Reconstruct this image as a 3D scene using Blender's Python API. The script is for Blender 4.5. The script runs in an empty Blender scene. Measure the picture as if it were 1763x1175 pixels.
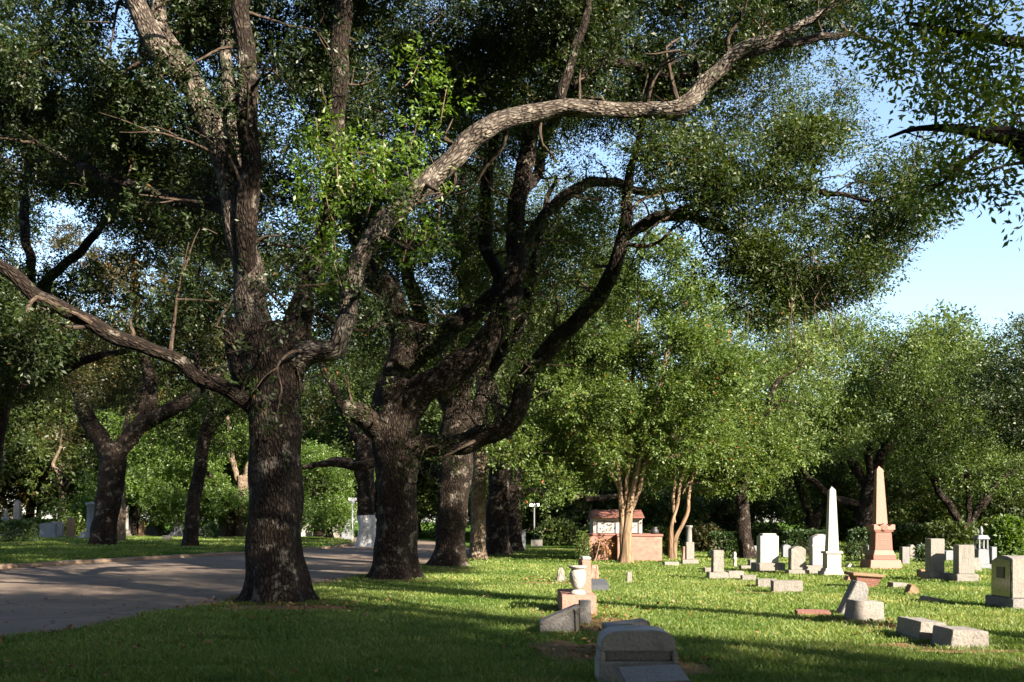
import bpy, bmesh, math, random
import numpy as np
from mathutils import Vector, noise

sc = bpy.context.scene
COL = sc.collection
R = math.radians

# ------------------------------------------------------------------ camera, sky, sun, exposure
F, CX, HZ, CH = 1700.0, 881.5, 895.0, 1.6
cam = bpy.data.cameras.new('camera')
cam.sensor_width = 36.0
cam.lens = F / 1763.0 * 36.0
cam.shift_y = (HZ - 587.5) / 1763.0
cam.clip_end = 2000
camo = bpy.data.objects.new('camera', cam)
COL.objects.link(camo)
camo.location = (0, 0, CH)
camo.rotation_euler = (R(90), 0, 0)
sc.camera = camo

SUN_EL = 27.0
SD = np.array([0.70, -0.714])           # horizontal direction towards the sun
world = bpy.data.worlds.new('World')
sc.world = world
world.use_nodes = True
wn = world.node_tree
bg = wn.nodes['Background']
sky = wn.nodes.new('ShaderNodeTexSky')
sky.sky_type = 'NISHITA'
sky.sun_disc = False
sky.sun_elevation = R(SUN_EL)
sky.sun_rotation = math.atan2(SD[0], SD[1])
sky.air_density = 1.0
sky.dust_density = 1.0
sky.ozone_density = 1.2
wn.links.new(sky.outputs[0], bg.inputs[0])
bg.inputs[1].default_value = 0.061

sl = bpy.data.lights.new('sun', 'SUN')
sl.energy = 5.0
sl.angle = R(0.5)
sl.color = (1.0, 0.87, 0.70)
so = bpy.data.objects.new('sun', sl)
COL.objects.link(so)
ce = math.cos(R(SUN_EL))
sdir = Vector((SD[0] * ce, SD[1] * ce, math.sin(R(SUN_EL))))
so.rotation_euler = sdir.to_track_quat('Z', 'Y').to_euler()
so.location = (20, -40, 30)

sc.view_settings.view_transform = 'Standard'
sc.view_settings.look = 'None'
sc.view_settings.gamma = 1.0
sc.view_settings.exposure = 2.6
cy = sc.cycles
cy.max_bounces = 4
cy.diffuse_bounces = 2
cy.glossy_bounces = 2
cy.transmission_bounces = 3
cy.transparent_max_bounces = 4
cy.caustics_reflective = False
cy.caustics_refractive = False
cy.use_denoising = True
cy.sample_clamp_indirect = 3.0

# ------------------------------------------------------------------ pixel helpers (photo pixels -> real places)
def P(u, v, Y):
    return np.array([(u - CX) / F * Y, Y, CH - (v - HZ) / F * Y])

def GY(v):
    return CH * F / (v - HZ)

def G(u, v):
    Y = GY(v)
    return (u - CX) / F * Y, Y

# ------------------------------------------------------------------ object helpers
def tag(o, label=None, cat=None, group=None, kind=None):
    if label: o['label'] = label
    if cat: o['category'] = cat
    if group: o['group'] = group
    if kind: o['kind'] = kind
    return o

def empty(name, loc, rz=0.0):
    o = bpy.data.objects.new(name, None)
    o.empty_display_size = 0.2
    COL.objects.link(o)
    o.location = [float(c) for c in loc]
    o.rotation_euler = (0, 0, rz)
    return o

def link(name, me, mat, parent=None):
    o = bpy.data.objects.new(name, me)
    COL.objects.link(o)
    if mat is not None and len(me.materials) == 0:
        me.materials.append(mat)
    if parent is not None:
        o.parent = parent
    return o

def np_mesh(name, verts, faces, smooth=False, tint=None, vec=None):
    """faces: (n,3) or (n,4) int array"""
    verts = np.asarray(verts, dtype=np.float32)
    faces = np.asarray(faces, dtype=np.int32)
    me = bpy.data.meshes.new(name)
    k = faces.shape[1]
    n = len(faces)
    me.vertices.add(len(verts))
    me.vertices.foreach_set('co', verts.ravel())
    me.loops.add(n * k)
    me.loops.foreach_set('vertex_index', faces.ravel())
    me.polygons.add(n)
    me.polygons.foreach_set('loop_start', np.arange(0, n * k, k, dtype=np.int32))
    if smooth:
        me.polygons.foreach_set('use_smooth', np.ones(n, dtype=bool))
    me.update(calc_edges=True)
    if tint is not None:
        a = me.attributes.new('tint', 'FLOAT', 'FACE')
        a.data.foreach_set('value', np.asarray(tint, dtype=np.float32))
    if vec is not None:
        a = me.attributes.new('bark', 'FLOAT_VECTOR', 'POINT')
        a.data.foreach_set('vector', np.asarray(vec, dtype=np.float32).ravel())
    me.validate()
    return me

def copy_tree(o, parent=None):
    c = o.copy()
    COL.objects.link(c)
    c.parent = parent
    for ch in list(o.children):
        copy_tree(ch, c)
    return c

# ------------------------------------------------------------------ materials
def new_mat(name):
    m = bpy.data.materials.new(name)
    m.use_nodes = True
    nt = m.node_tree
    nt.nodes.clear()
    out = nt.nodes.new('ShaderNodeOutputMaterial')
    return m, nt, out

def N(nt, t, **kw):
    n = nt.nodes.new(t)
    for k, v in kw.items():
        setattr(n, k, v)
    return n

def ramp(nt, stops):
    r = nt.nodes.new('ShaderNodeValToRGB')
    el = r.color_ramp.elements
    el[0].position, el[0].color = stops[0][0], (*stops[0][1], 1)
    el[1].position, el[1].color = stops[-1][0], (*stops[-1][1], 1)
    for p, c in stops[1:-1]:
        e = el.new(p)
        e.color = (*c, 1)
    return r

def leaf_mat(name, stops, trans=0.35, gloss=0.06, tcol=(1.25, 1.25, 0.55)):
    m, nt, out = new_mat(name)
    at = N(nt, 'ShaderNodeAttribute', attribute_name='tint')
    r = ramp(nt, stops)
    nt.links.new(at.outputs['Fac'], r.inputs[0])
    d = N(nt, 'ShaderNodeBsdfDiffuse')
    t = N(nt, 'ShaderNodeBsdfTranslucent')
    nt.links.new(r.outputs[0], d.inputs[0])
    mul = N(nt, 'ShaderNodeMixRGB', blend_type='MULTIPLY')
    mul.inputs[0].default_value = 1
    mul.inputs[2].default_value = (*tcol, 1)
    nt.links.new(r.outputs[0], mul.inputs[1])
    nt.links.new(mul.outputs[0], t.inputs[0])
    mx = N(nt, 'ShaderNodeMixShader')
    mx.inputs[0].default_value = trans
    nt.links.new(d.outputs[0], mx.inputs[1])
    nt.links.new(t.outputs[0], mx.inputs[2])
    g = N(nt, 'ShaderNodeBsdfGlossy')
    g.inputs['Color'].default_value = (0.9, 0.95, 0.9, 1)
    g.inputs['Roughness'].default_value = 0.5
    mg = N(nt, 'ShaderNodeMixShader')
    mg.inputs[0].default_value = gloss
    nt.links.new(mx.outputs[0], mg.inputs[1])
    nt.links.new(g.outputs[0], mg.inputs[2])
    nt.links.new(mg.outputs[0], out.inputs[0])
    return m

OAK = leaf_mat('oak_leaf', [(0, (0.0156, 0.0266, 0.0062)), (.45, (0.0274, 0.0452, 0.0089)), (.8, (0.0469, 0.0684, 0.0125)), (.95, (0.0766, 0.0914, 0.0178)), (1, (0.1426, 0.0684, 0.0222))], gloss=.018)
OAK_SHADED = leaf_mat('oak_leaf_shaded', [(0, (0.0092, 0.0184, 0.0046)), (.5, (0.0175, 0.0310, 0.0069)), (.9, (0.0322, 0.0494, 0.0103)), (1, (0.0989, 0.0494, 0.0126))], gloss=.025)  # oak leaf darkened: the shade of the crowns put into the colour
LITLEAF = leaf_mat('lit_leaf', [(0, (0.0347, 0.0572, 0.0100)), (.45, (0.0641, 0.1001, 0.0143)), (.8, (0.1136, 0.1502, 0.0200)), (1, (0.2045, 0.1716, 0.0286))], trans=.55, gloss=.03, tcol=(1.5, 1.5, .5))  # brightened leaf: sun shining through the bough put into its colour
SPROUT = leaf_mat('sprout_leaf', [(0, (0.0497, 0.0988, 0.0112)), (.5, (0.0751, 0.1363, 0.0125)), (1, (0.1259, 0.1812, 0.0225))], trans=0.45, gloss=.03)
MYRTLE = leaf_mat('myrtle_leaf', [(0, (0.0390, 0.0660, 0.0151)), (.5, (0.0649, 0.1033, 0.0206)), (.9, (0.0956, 0.1348, 0.0262)), (.975, (0.1133, 0.1321, 0.0303)), (1, (0.3345, 0.0908, 0.0413))], trans=0.4, gloss=.018)
FAR = leaf_mat('far_leaf', [(0, (0.0395, 0.0655, 0.0164)), (.5, (0.0650, 0.0996, 0.0238)), (.9, (0.0983, 0.1338, 0.0342)), (1, (0.1718, 0.1353, 0.0521))], trans=0.35, gloss=.018)
BRIGHT = leaf_mat('bright_leaf', [(0, (0.0390, 0.0782, 0.0087)), (.5, (0.0606, 0.1104, 0.0126)), (.93, (0.0938, 0.1495, 0.0263)), (1, (0.1928, 0.2336, 0.1681))], trans=0.45, gloss=.03)
RUST = leaf_mat('rust_leaf', [(0, (0.0202, 0.0279, 0.0065)), (.5, (0.0341, 0.0355, 0.0075)), (.8, (0.0757, 0.0483, 0.0118)), (1, (0.1597, 0.0526, 0.0118))], gloss=.03)
HEDGE = leaf_mat('hedge_leaf', [(0, (0.0143, 0.0324, 0.0084)), (.6, (0.0245, 0.0480, 0.0120)), (1, (0.0490, 0.0768, 0.0192))], trans=0.25, gloss=.03)
GRASS = leaf_mat('grass_blade', [(0, (0.0608, 0.1025, 0.0198)), (.5, (0.1082, 0.1595, 0.0314)), (.85, (0.1825, 0.2200, 0.0570)), (1, (0.3683, 0.2840, 0.1280))], trans=0.4, gloss=0.02, tcol=(1.2, 1.2, .5))
DRYLEAF = leaf_mat('dry_leaf', [(0, (.10, .05, .02)), (.6, (.19, .095, .04)), (1, (.30, .19, .09))], trans=0.2, gloss=.03, tcol=(1, .9, .7))

def bark_mat(name, dark, mid, light, sx=9.0, sl=2.2, bump=0.035, lichen=0.55):
    m, nt, out = new_mat(name)
    at = N(nt, 'ShaderNodeAttribute', attribute_name='bark')
    mp = N(nt, 'ShaderNodeMapping')
    mp.inputs['Scale'].default_value = (sx, sx, sl)
    nt.links.new(at.outputs['Vector'], mp.inputs[0])
    nz = N(nt, 'ShaderNodeTexNoise')
    nz.inputs['Scale'].default_value = 1.0
    nz.inputs['Detail'].default_value = 5
    nt.links.new(mp.outputs[0], nz.inputs['Vector'])
    vo = N(nt, 'ShaderNodeTexVoronoi', feature='DISTANCE_TO_EDGE')
    vo.inputs['Scale'].default_value = 2.1
    mixv = N(nt, 'ShaderNodeVectorMath', operation='MULTIPLY_ADD')
    mixv.inputs[1].default_value = (0.6, 0.6, 0.6)
    nt.links.new(nz.outputs['Color'], mixv.inputs[0])
    nt.links.new(mp.outputs[0], mixv.inputs[2])
    nt.links.new(mixv.outputs[0], vo.inputs['Vector'])
    r = ramp(nt, [(0.0, dark), (0.12, mid), (0.5, light)])
    nt.links.new(vo.outputs['Distance'], r.inputs[0])
    li = N(nt, 'ShaderNodeTexNoise')
    li.inputs['Scale'].default_value = 3.2
    li.inputs['Detail'].default_value = 6
    li.inputs['Roughness'].default_value = .7
    nt.links.new(at.outputs['Vector'], li.inputs['Vector'])
    lr = ramp(nt, [(lichen, (0, 0, 0)), (lichen + .12, (1, 1, 1))])
    nt.links.new(li.outputs['Fac'], lr.inputs[0])
    mx = N(nt, 'ShaderNodeMixRGB')
    mx.inputs[2].default_value = (.30, .275, .235, 1)
    ml = N(nt, 'ShaderNodeMath', operation='MULTIPLY')
    ml.inputs[1].default_value = .4
    nt.links.new(lr.outputs[0], ml.inputs[0])
    nt.links.new(ml.outputs[0], mx.inputs[0])
    nt.links.new(r.outputs[0], mx.inputs[1])
    hs = N(nt, 'ShaderNodeMixRGB', blend_type='MULTIPLY')
    hs.inputs[0].default_value = 0.5
    nt.links.new(mx.outputs[0], hs.inputs[1])
    nr = ramp(nt, [(0.3, (.45, .42, .4)), (0.7, (1.25, 1.2, 1.15))])
    nt.links.new(nz.outputs['Fac'], nr.inputs[0])
    nt.links.new(nr.outputs[0], hs.inputs[2])
    b = N(nt, 'ShaderNodeBsdfPrincipled')
    b.inputs['Roughness'].default_value = .9
    b.inputs['Specular IOR Level'].default_value = .15
    nt.links.new(hs.outputs[0], b.inputs['Base Color'])
    add = N(nt, 'ShaderNodeMath', operation='ADD')
    mn = N(nt, 'ShaderNodeMath', operation='MINIMUM')
    mn.inputs[1].default_value = .3
    nt.links.new(vo.outputs['Distance'], mn.inputs[0])
    nt.links.new(mn.outputs[0], add.inputs[0])
    sc2 = N(nt, 'ShaderNodeMath', operation='MULTIPLY')
    sc2.inputs[1].default_value = .5
    nt.links.new(nz.outputs['Fac'], sc2.inputs[0])
    nt.links.new(sc2.outputs[0], add.inputs[1])
    bp = N(nt, 'ShaderNodeBump')
    bp.inputs['Strength'].default_value = 1.0
    bp.inputs['Distance'].default_value = bump * 3
    nt.links.new(add.outputs[0], bp.inputs['Height'])
    nt.links.new(bp.outputs[0], b.inputs['Normal'])
    nt.links.new(b.outputs[0], out.inputs[0])
    return m

BARK = bark_mat('oak_bark', (0.0037, 0.0025, 0.0019), (0.0134, 0.0092, 0.0067), (0.0355, 0.0263, 0.0202), sx=8, sl=3.0)
BARK_P = bark_mat('pale_bark', (0.049, 0.035, 0.025), (0.133, 0.098, 0.070), (0.210, 0.164, 0.122), lichen=.5)
BARK_M = bark_mat('myrtle_bark', (0.085, 0.056, 0.036), (0.14, 0.098, 0.064), (0.20, 0.15, 0.105), sx=4, sl=.6, bump=.008, lichen=.62)
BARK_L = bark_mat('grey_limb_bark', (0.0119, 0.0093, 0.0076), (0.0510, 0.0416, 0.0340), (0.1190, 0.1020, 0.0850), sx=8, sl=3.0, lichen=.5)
TWIG = bark_mat('twig_bark', (0.021, 0.015, 0.011), (0.052, 0.038, 0.028), (0.084, 0.064, 0.049), bump=.01, lichen=.7)

def stone_mat(name, base, speck=.35, rough=.75, scale=90, stain=.5, bump=.004, stain_col=(.05, .045, .035), spec=.3):
    m, nt, out = new_mat(name)
    tc = N(nt, 'ShaderNodeTexCoord')
    oi = N(nt, 'ShaderNodeObjectInfo')
    va = N(nt, 'ShaderNodeVectorMath', operation='MULTIPLY_ADD')
    va.inputs[1].default_value = (37, 37, 37)
    nt.links.new(oi.outputs['Random'], va.inputs[0])
    nt.links.new(tc.outputs['Object'], va.inputs[2])
    n1 = N(nt, 'ShaderNodeTexNoise')
    n1.inputs['Scale'].default_value = scale
    n1.inputs['Detail'].default_value = 2
    nt.links.new(va.outputs[0], n1.inputs['Vector'])
    lo = tuple(c * (1 - speck) for c in base)
    hi = tuple(min(.85, c * (1 + speck * .6)) for c in base)
    r1 = ramp(nt, [(.3, lo), (.7, hi)])
    nt.links.new(n1.outputs['Fac'], r1.inputs[0])
    n2 = N(nt, 'ShaderNodeTexNoise')
    n2.inputs['Scale'].default_value = 4.5
    n2.inputs['Detail'].default_value = 7
    n2.inputs['Roughness'].default_value = .68
    nt.links.new(va.outputs[0], n2.inputs['Vector'])
    r2 = ramp(nt, [(.5, (0, 0, 0)), (.78, (1, 1, 1))])
    nt.links.new(n2.outputs['Fac'], r2.inputs[0])
    ml = N(nt, 'ShaderNodeMath', operation='MULTIPLY')
    ml.inputs[1].default_value = stain
    nt.links.new(r2.outputs[0], ml.inputs[0])
    mx = N(nt, 'ShaderNodeMixRGB')
    nt.links.new(ml.outputs[0], mx.inputs[0])
    nt.links.new(r1.outputs[0], mx.inputs[1])
    mx.inputs[2].default_value = (*stain_col, 1)
    b = N(nt, 'ShaderNodeBsdfPrincipled')
    b.inputs['Roughness'].default_value = rough
    b.inputs['Specular IOR Level'].default_value = spec
    nt.links.new(mx.outputs[0], b.inputs['Base Color'])
    bp = N(nt, 'ShaderNodeBump')
    bp.inputs['Strength'].default_value = .8
    bp.inputs['Distance'].default_value = bump * 4
    n3 = N(nt, 'ShaderNodeTexNoise')
    n3.inputs['Scale'].default_value = 28
    n3.inputs['Detail'].default_value = 6
    nt.links.new(va.outputs[0], n3.inputs['Vector'])
    nt.links.new(n3.outputs['Fac'], bp.inputs['Height'])
    nt.links.new(bp.outputs[0], b.inputs['Normal'])
    nt.links.new(b.outputs[0], out.inputs[0])
    return m

MARBLE = stone_mat('white_marble', (0.2693, 0.2570, 0.2326), speck=.1, stain=.4, stain_col=(0.1346, 0.1224, 0.1044))
GRANITE = stone_mat('grey_granite', (0.1598, 0.1479, 0.1343), speck=.4, stain=.4)
GRANITE_D = stone_mat('weathered_granite', (0.140, 0.136, 0.133), speck=.4, stain=.6, stain_col=(0.021, 0.021, 0.020))
GREYM = stone_mat('grey_weathered_marble', (.25, .245, .235), speck=.2, stain=.75, stain_col=(.06, .055, .05))
BLUEG = stone_mat('blue_grey_stone', (0.136, 0.148, 0.168), speck=.3, stain=.4)
PINK = stone_mat('pink_granite', (.25, .128, .100), speck=.25, stain=.3, stain_col=(.12, .07, .055))
PINK_D = stone_mat('red_granite', (.18, .082, .064), speck=.3, stain=.4)
BROWN = stone_mat('brown_stone', (0.160, 0.100, 0.056), speck=.3, stain=.5)
POLISH = stone_mat('polished_granite', (.075, .065, .05), speck=.3, rough=.12, stain=.25, bump=.0002, spec=.9)
PLAQUE = stone_mat('dark_plaque', (.06, .055, .05), speck=.2, rough=.5, stain=.2, bump=.001)
CREAM = stone_mat('cream_panel', (.26, .25, .235), speck=.05, stain=.06, stain_col=(.16, .14, .12))
SLATE = stone_mat('dark_slate', (.05, .055, .065), speck=.35, stain=.3)
TILE = stone_mat('roof_slab', (.15, .062, .045), speck=.3, stain=.5, scale=25)
WASH = stone_mat('lime_wash', (0.4000, 0.4000, 0.4000), speck=.15, stain=.75, stain_col=(0.0960, 0.0800, 0.0680), rough=.9, bump=.012)
DARKM = stone_mat('dark_metal', (.02, .02, .022), rough=.5, stain=.2)
SIGNW = stone_mat('white_sign_paint', (.72, .73, .74), speck=.04, stain=.08, rough=.5)
POST_G = stone_mat('galvanised_post', (.13, .135, .14), speck=.1, stain=.2, rough=.5)
SIGNB = stone_mat('blue_sign_paint', (.06, .10, .25), speck=.04, stain=.08, rough=.5)
ROSE = stone_mat('rose_petals', (.45, .04, .09), speck=.2, stain=.1)

def brick_mat():
    m, nt, out = new_mat('rose_brick')
    tc = N(nt, 'ShaderNodeTexCoord')
    sp = N(nt, 'ShaderNodeSeparateXYZ')
    nt.links.new(tc.outputs['Object'], sp.inputs[0])
    ad = N(nt, 'ShaderNodeMath', operation='ADD')
    nt.links.new(sp.outputs[0], ad.inputs[0]); nt.links.new(sp.outputs[1], ad.inputs[1])
    cb = N(nt, 'ShaderNodeCombineXYZ')
    nt.links.new(ad.outputs[0], cb.inputs[0]); nt.links.new(sp.outputs[2], cb.inputs[1])
    br = N(nt, 'ShaderNodeTexBrick')
    br.inputs['Color1'].default_value = (.20, .098, .075, 1)
    br.inputs['Color2'].default_value = (.245, .125, .098, 1)
    br.inputs['Mortar'].default_value = (.19, .11, .085, 1)
    br.inputs['Scale'].default_value = 1.0
    br.inputs['Brick Width'].default_value = .42
    br.inputs['Row Height'].default_value = .12
    br.inputs['Mortar Size'].default_value = .008
    nt.links.new(cb.outputs[0], br.inputs['Vector'])
    n2 = N(nt, 'ShaderNodeTexNoise'); n2.inputs['Scale'].default_value = 6; n2.inputs['Detail'].default_value = 6
    nt.links.new(tc.outputs['Object'], n2.inputs['Vector'])
    r = ramp(nt, [(.3, (.6, .58, .56)), (.7, (1.15, 1.15, 1.15))])
    nt.links.new(n2.outputs['Fac'], r.inputs[0])
    mu = N(nt, 'ShaderNodeMixRGB', blend_type='MULTIPLY'); mu.inputs[0].default_value = .8
    nt.links.new(br.outputs['Color'], mu.inputs[1]); nt.links.new(r.outputs[0], mu.inputs[2])
    b = N(nt, 'ShaderNodeBsdfPrincipled'); b.inputs['Roughness'].default_value = .85
    nt.links.new(mu.outputs[0], b.inputs['Base Color'])
    nt.links.new(b.outputs[0], out.inputs[0])
    return m
BRICK = brick_mat()

def lawn_mat():
    m, nt, out = new_mat('lawn_turf')
    tc = N(nt, 'ShaderNodeTexCoord')
    def nz(scale, det=5, rough=.6):
        n = N(nt, 'ShaderNodeTexNoise')
        n.inputs['Scale'].default_value = scale
        n.inputs['Detail'].default_value = det
        n.inputs['Roughness'].default_value = rough
        nt.links.new(tc.outputs['Object'], n.inputs['Vector'])
        return n
    a, b_, c = nz(9, 6, .75), nz(.5, 4), nz(60, 3)
    r1 = ramp(nt, [(.3, (.024, .052, .011)), (.55, (.058, .110, .02)), (.78, (.11, .155, .036))])
    nt.links.new(a.outputs['Fac'], r1.inputs[0])
    r2 = ramp(nt, [(.60, (0, 0, 0)), (.74, (1, 1, 1))])
    nt.links.new(b_.outputs['Fac'], r2.inputs[0])
    r3 = ramp(nt, [(.4, (0, 0, 0)), (.6, (1, 1, 1))])
    nt.links.new(a.outputs['Fac'], r3.inputs[0])
    mm = N(nt, 'ShaderNodeMath', operation='MULTIPLY')
    nt.links.new(r2.outputs[0], mm.inputs[0]); nt.links.new(r3.outputs[0], mm.inputs[1])
    mx = N(nt, 'ShaderNodeMixRGB')
    nt.links.new(mm.outputs[0], mx.inputs[0])
    nt.links.new(r1.outputs[0], mx.inputs[1])
    mx.inputs[2].default_value = (.19, .12, .055, 1)
    rc = ramp(nt, [(.25, (.5, .5, .5)), (.75, (1.3, 1.3, 1.2))])
    nt.links.new(c.outputs['Fac'], rc.inputs[0])
    mu = N(nt, 'ShaderNodeMixRGB', blend_type='MULTIPLY'); mu.inputs[0].default_value = 1
    nt.links.new(mx.outputs[0], mu.inputs[1]); nt.links.new(rc.outputs[0], mu.inputs[2])
    d = N(nt, 'ShaderNodeBsdfDiffuse')
    nt.links.new(mu.outputs[0], d.inputs[0])
    bp = N(nt, 'ShaderNodeBump'); bp.inputs['Strength'].default_value = 1; bp.inputs['Distance'].default_value = .06
    nt.links.new(c.outputs['Fac'], bp.inputs['Height'])
    nt.links.new(bp.outputs[0], d.inputs['Normal'])
    nt.links.new(d.outputs[0], out.inputs[0])
    return m
LAWN = lawn_mat()

def asphalt_mat():
    m, nt, out = new_mat('asphalt')
    tc = N(nt, 'ShaderNodeTexCoord')
    n1 = N(nt, 'ShaderNodeTexNoise'); n1.inputs['Scale'].default_value = 70; n1.inputs['Detail'].default_value = 3
    n2 = N(nt, 'ShaderNodeTexNoise'); n2.inputs['Scale'].default_value = .8; n2.inputs['Detail'].default_value = 6
    nt.links.new(tc.outputs['Object'], n1.inputs['Vector']); nt.links.new(tc.outputs['Object'], n2.inputs['Vector'])
    r1 = ramp(nt, [(.3, (.085, .066, .052)), (.7, (.165, .130, .104))])
    nt.links.new(n1.outputs['Fac'], r1.inputs[0])
    r2 = ramp(nt, [(.3, (.7, .7, .72)), (.7, (1.15, 1.12, 1.08))])
    nt.links.new(n2.outputs['Fac'], r2.inputs[0])
    mu = N(nt, 'ShaderNodeMixRGB', blend_type='MULTIPLY'); mu.inputs[0].default_value = 1
    nt.links.new(r1.outputs[0], mu.inputs[1]); nt.links.new(r2.outputs[0], mu.inputs[2])
    vo = N(nt, 'ShaderNodeTexVoronoi', feature='DISTANCE_TO_EDGE'); vo.inputs['Scale'].default_value = .42
    wv = N(nt, 'ShaderNodeVectorMath', operation='MULTIPLY_ADD'); wv.inputs[1].default_value = (1.6, 1.6, 0)
    nt.links.new(n2.outputs['Color'], wv.inputs[0]); nt.links.new(tc.outputs['Object'], wv.inputs[2]); nt.links.new(wv.outputs[0], vo.inputs['Vector'])
    cr = ramp(nt, [(.0, (.35, .33, .32)), (.012, (1, 1, 1))])
    nt.links.new(vo.outputs['Distance'], cr.inputs[0])
    mc = N(nt, 'ShaderNodeMixRGB', blend_type='MULTIPLY'); mc.inputs[0].default_value = 1
    nt.links.new(mu.outputs[0], mc.inputs[1]); nt.links.new(cr.outputs[0], mc.inputs[2])
    b = N(nt, 'ShaderNodeBsdfPrincipled'); b.inputs['Roughness'].default_value = .85; b.inputs['Specular IOR Level'].default_value = .25
    nt.links.new(mc.outputs[0], b.inputs['Base Color'])
    bp = N(nt, 'ShaderNodeBump'); bp.inputs['Strength'].default_value = .6; bp.inputs['Distance'].default_value = .012
    nt.links.new(n1.outputs['Fac'], bp.inputs['Height']); nt.links.new(bp.outputs[0], b.inputs['Normal'])
    nt.links.new(b.outputs[0], out.inputs[0])
    return m
ASPHALT = asphalt_mat()
KERB = stone_mat('kerb_stone', (0.182, 0.133, 0.098), speck=.3, stain=.7, scale=40, stain_col=(0.063, 0.035, 0.021))
SOIL = stone_mat('bare_soil', (0.145, 0.089, 0.047), speck=.4, stain=.4, scale=30, rough=1, bump=.01, spec=.05, stain_col=(0.051, 0.051, 0.017))

# ------------------------------------------------------------------ ground, road, kerb
NE = np.array([[-12, -10.5], [5, -8.2], [13, -6.75], [16, -6.05], [23.6, -4.95], [28.6, -4.1], [35.3, -2.95], [45, -1.9], [55, -2.2], [65, -3.6], [80, -7.5], [100, -16], [130, -34]])
FE = np.array([[-12, -27], [5, -23], [20, -19.2], [32, -16.7], [39, -14.8], [45.3, -12.4], [55, -9.9], [65, -10.0], [80, -14], [100, -23], [130, -42]])
def near_edge(y): return np.interp(y, NE[:, 0], NE[:, 1])
def far_edge(y): return np.interp(y, FE[:, 0], FE[:, 1])

def grid_sheet(name, xs_of, ys, nx, z_of, mat):
    vs, fs = [], []
    for y in ys:
        x0, x1 = xs_of(y)
        for i in range(nx + 1):
            x = x0 + (x1 - x0) * i / nx
            vs.append((x, y, z_of(x, y)))
    for j in range(len(ys) - 1):
        for i in range(nx):
            a = j * (nx + 1) + i
            fs.append((a, a + 1, a + nx + 2, a + nx + 1))
    me = np_mesh(name, vs, fs, smooth=True)
    return link(name, me, mat)

tag(grid_sheet('ground', lambda y: (-420, 420), [-150, -40, 0, 40, 100, 200, 600], 8, lambda x, y: -0.012, LAWN), kind='structure')
ysr = list(np.arange(-12, 130.1, 1.5))
def wob(y, s): return 0.12 * math.sin(y * 1.7 + s) + 0.09 * math.sin(y * 3.9 + s * 2)
tag(grid_sheet('road', lambda y: (far_edge(y), near_edge(y) + wob(y, 1)), ysr, 6, lambda x, y: 0.0, ASPHALT), kind='structure')
# left lawn stands a kerb's height above the road
def left_z(x, y):
    d = far_edge(y) - .22 - x
    return 0.13 + min(0.25, d * 0.012) + .03 * math.sin(x * .7) * math.sin(y * .5)
tag(grid_sheet('lawn', lambda y: (-140, far_edge(y) - .2), ysr, 40, left_z, LAWN), kind='structure')
vs, fs = [], []
yk = np.arange(-12, 130, .55)
for i, y in enumerate(yk):
    x = far_edge(y)
    j1, j2 = random.Random(i).uniform(-.02, .02), random.Random(i + 999).uniform(-.03, .02)
    prof = [(x + j1, -.01), (x - .01 + j1, .115 + j2), (x - .03 + j1, .135 + j2), (x - .17, .14 + j2), (x - .21, -.01)]
    vs += [(px, y, pz) for px, pz in prof]
    if i:
        for k in range(4):
            a = (i - 1) * 5 + k
            fs.append((a, a + 1, a + 6, a + 5))
tag(link('kerb', np_mesh('kerb', vs, fs), KERB), kind='structure')

# ------------------------------------------------------------------ tubes (trunks, limbs, twigs)
def catmull(pts, rad, step):
    pts = np.asarray(pts, float); rad = np.asarray(rad, float)
    n = len(pts)
    if n == 2:
        pts = np.vstack([pts[0], (pts[0] + pts[1]) / 2, pts[1]]); rad = np.array([rad[0], rad.mean(), rad[1]]); n = 3
    e = np.vstack([2 * pts[0] - pts[1], pts, 2 * pts[-1] - pts[-2]])
    op, orr = [], []
    for i in range(n - 1):
        L = np.linalg.norm(pts[i + 1] - pts[i])
        m = max(2, int(L / step))
        t = np.linspace(0, 1, m, endpoint=False)[:, None]
        p0, p1, p2, p3 = e[i], e[i + 1], e[i + 2], e[i + 3]
        op.append(.5 * ((2 * p1) + (-p0 + p2) * t + (2 * p0 - 5 * p1 + 4 * p2 - p3) * t ** 2 + (-p0 + 3 * p1 - 3 * p2 + p3) * t ** 3))
        tt = t[:, 0]; ss = tt * tt * (3 - 2 * tt)
        orr.append(rad[i] * (1 - ss) + rad[i + 1] * ss)
    op.append(pts[-1:]); orr.append(rad[-1:])
    return np.vstack(op), np.concatenate(orr)

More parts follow.
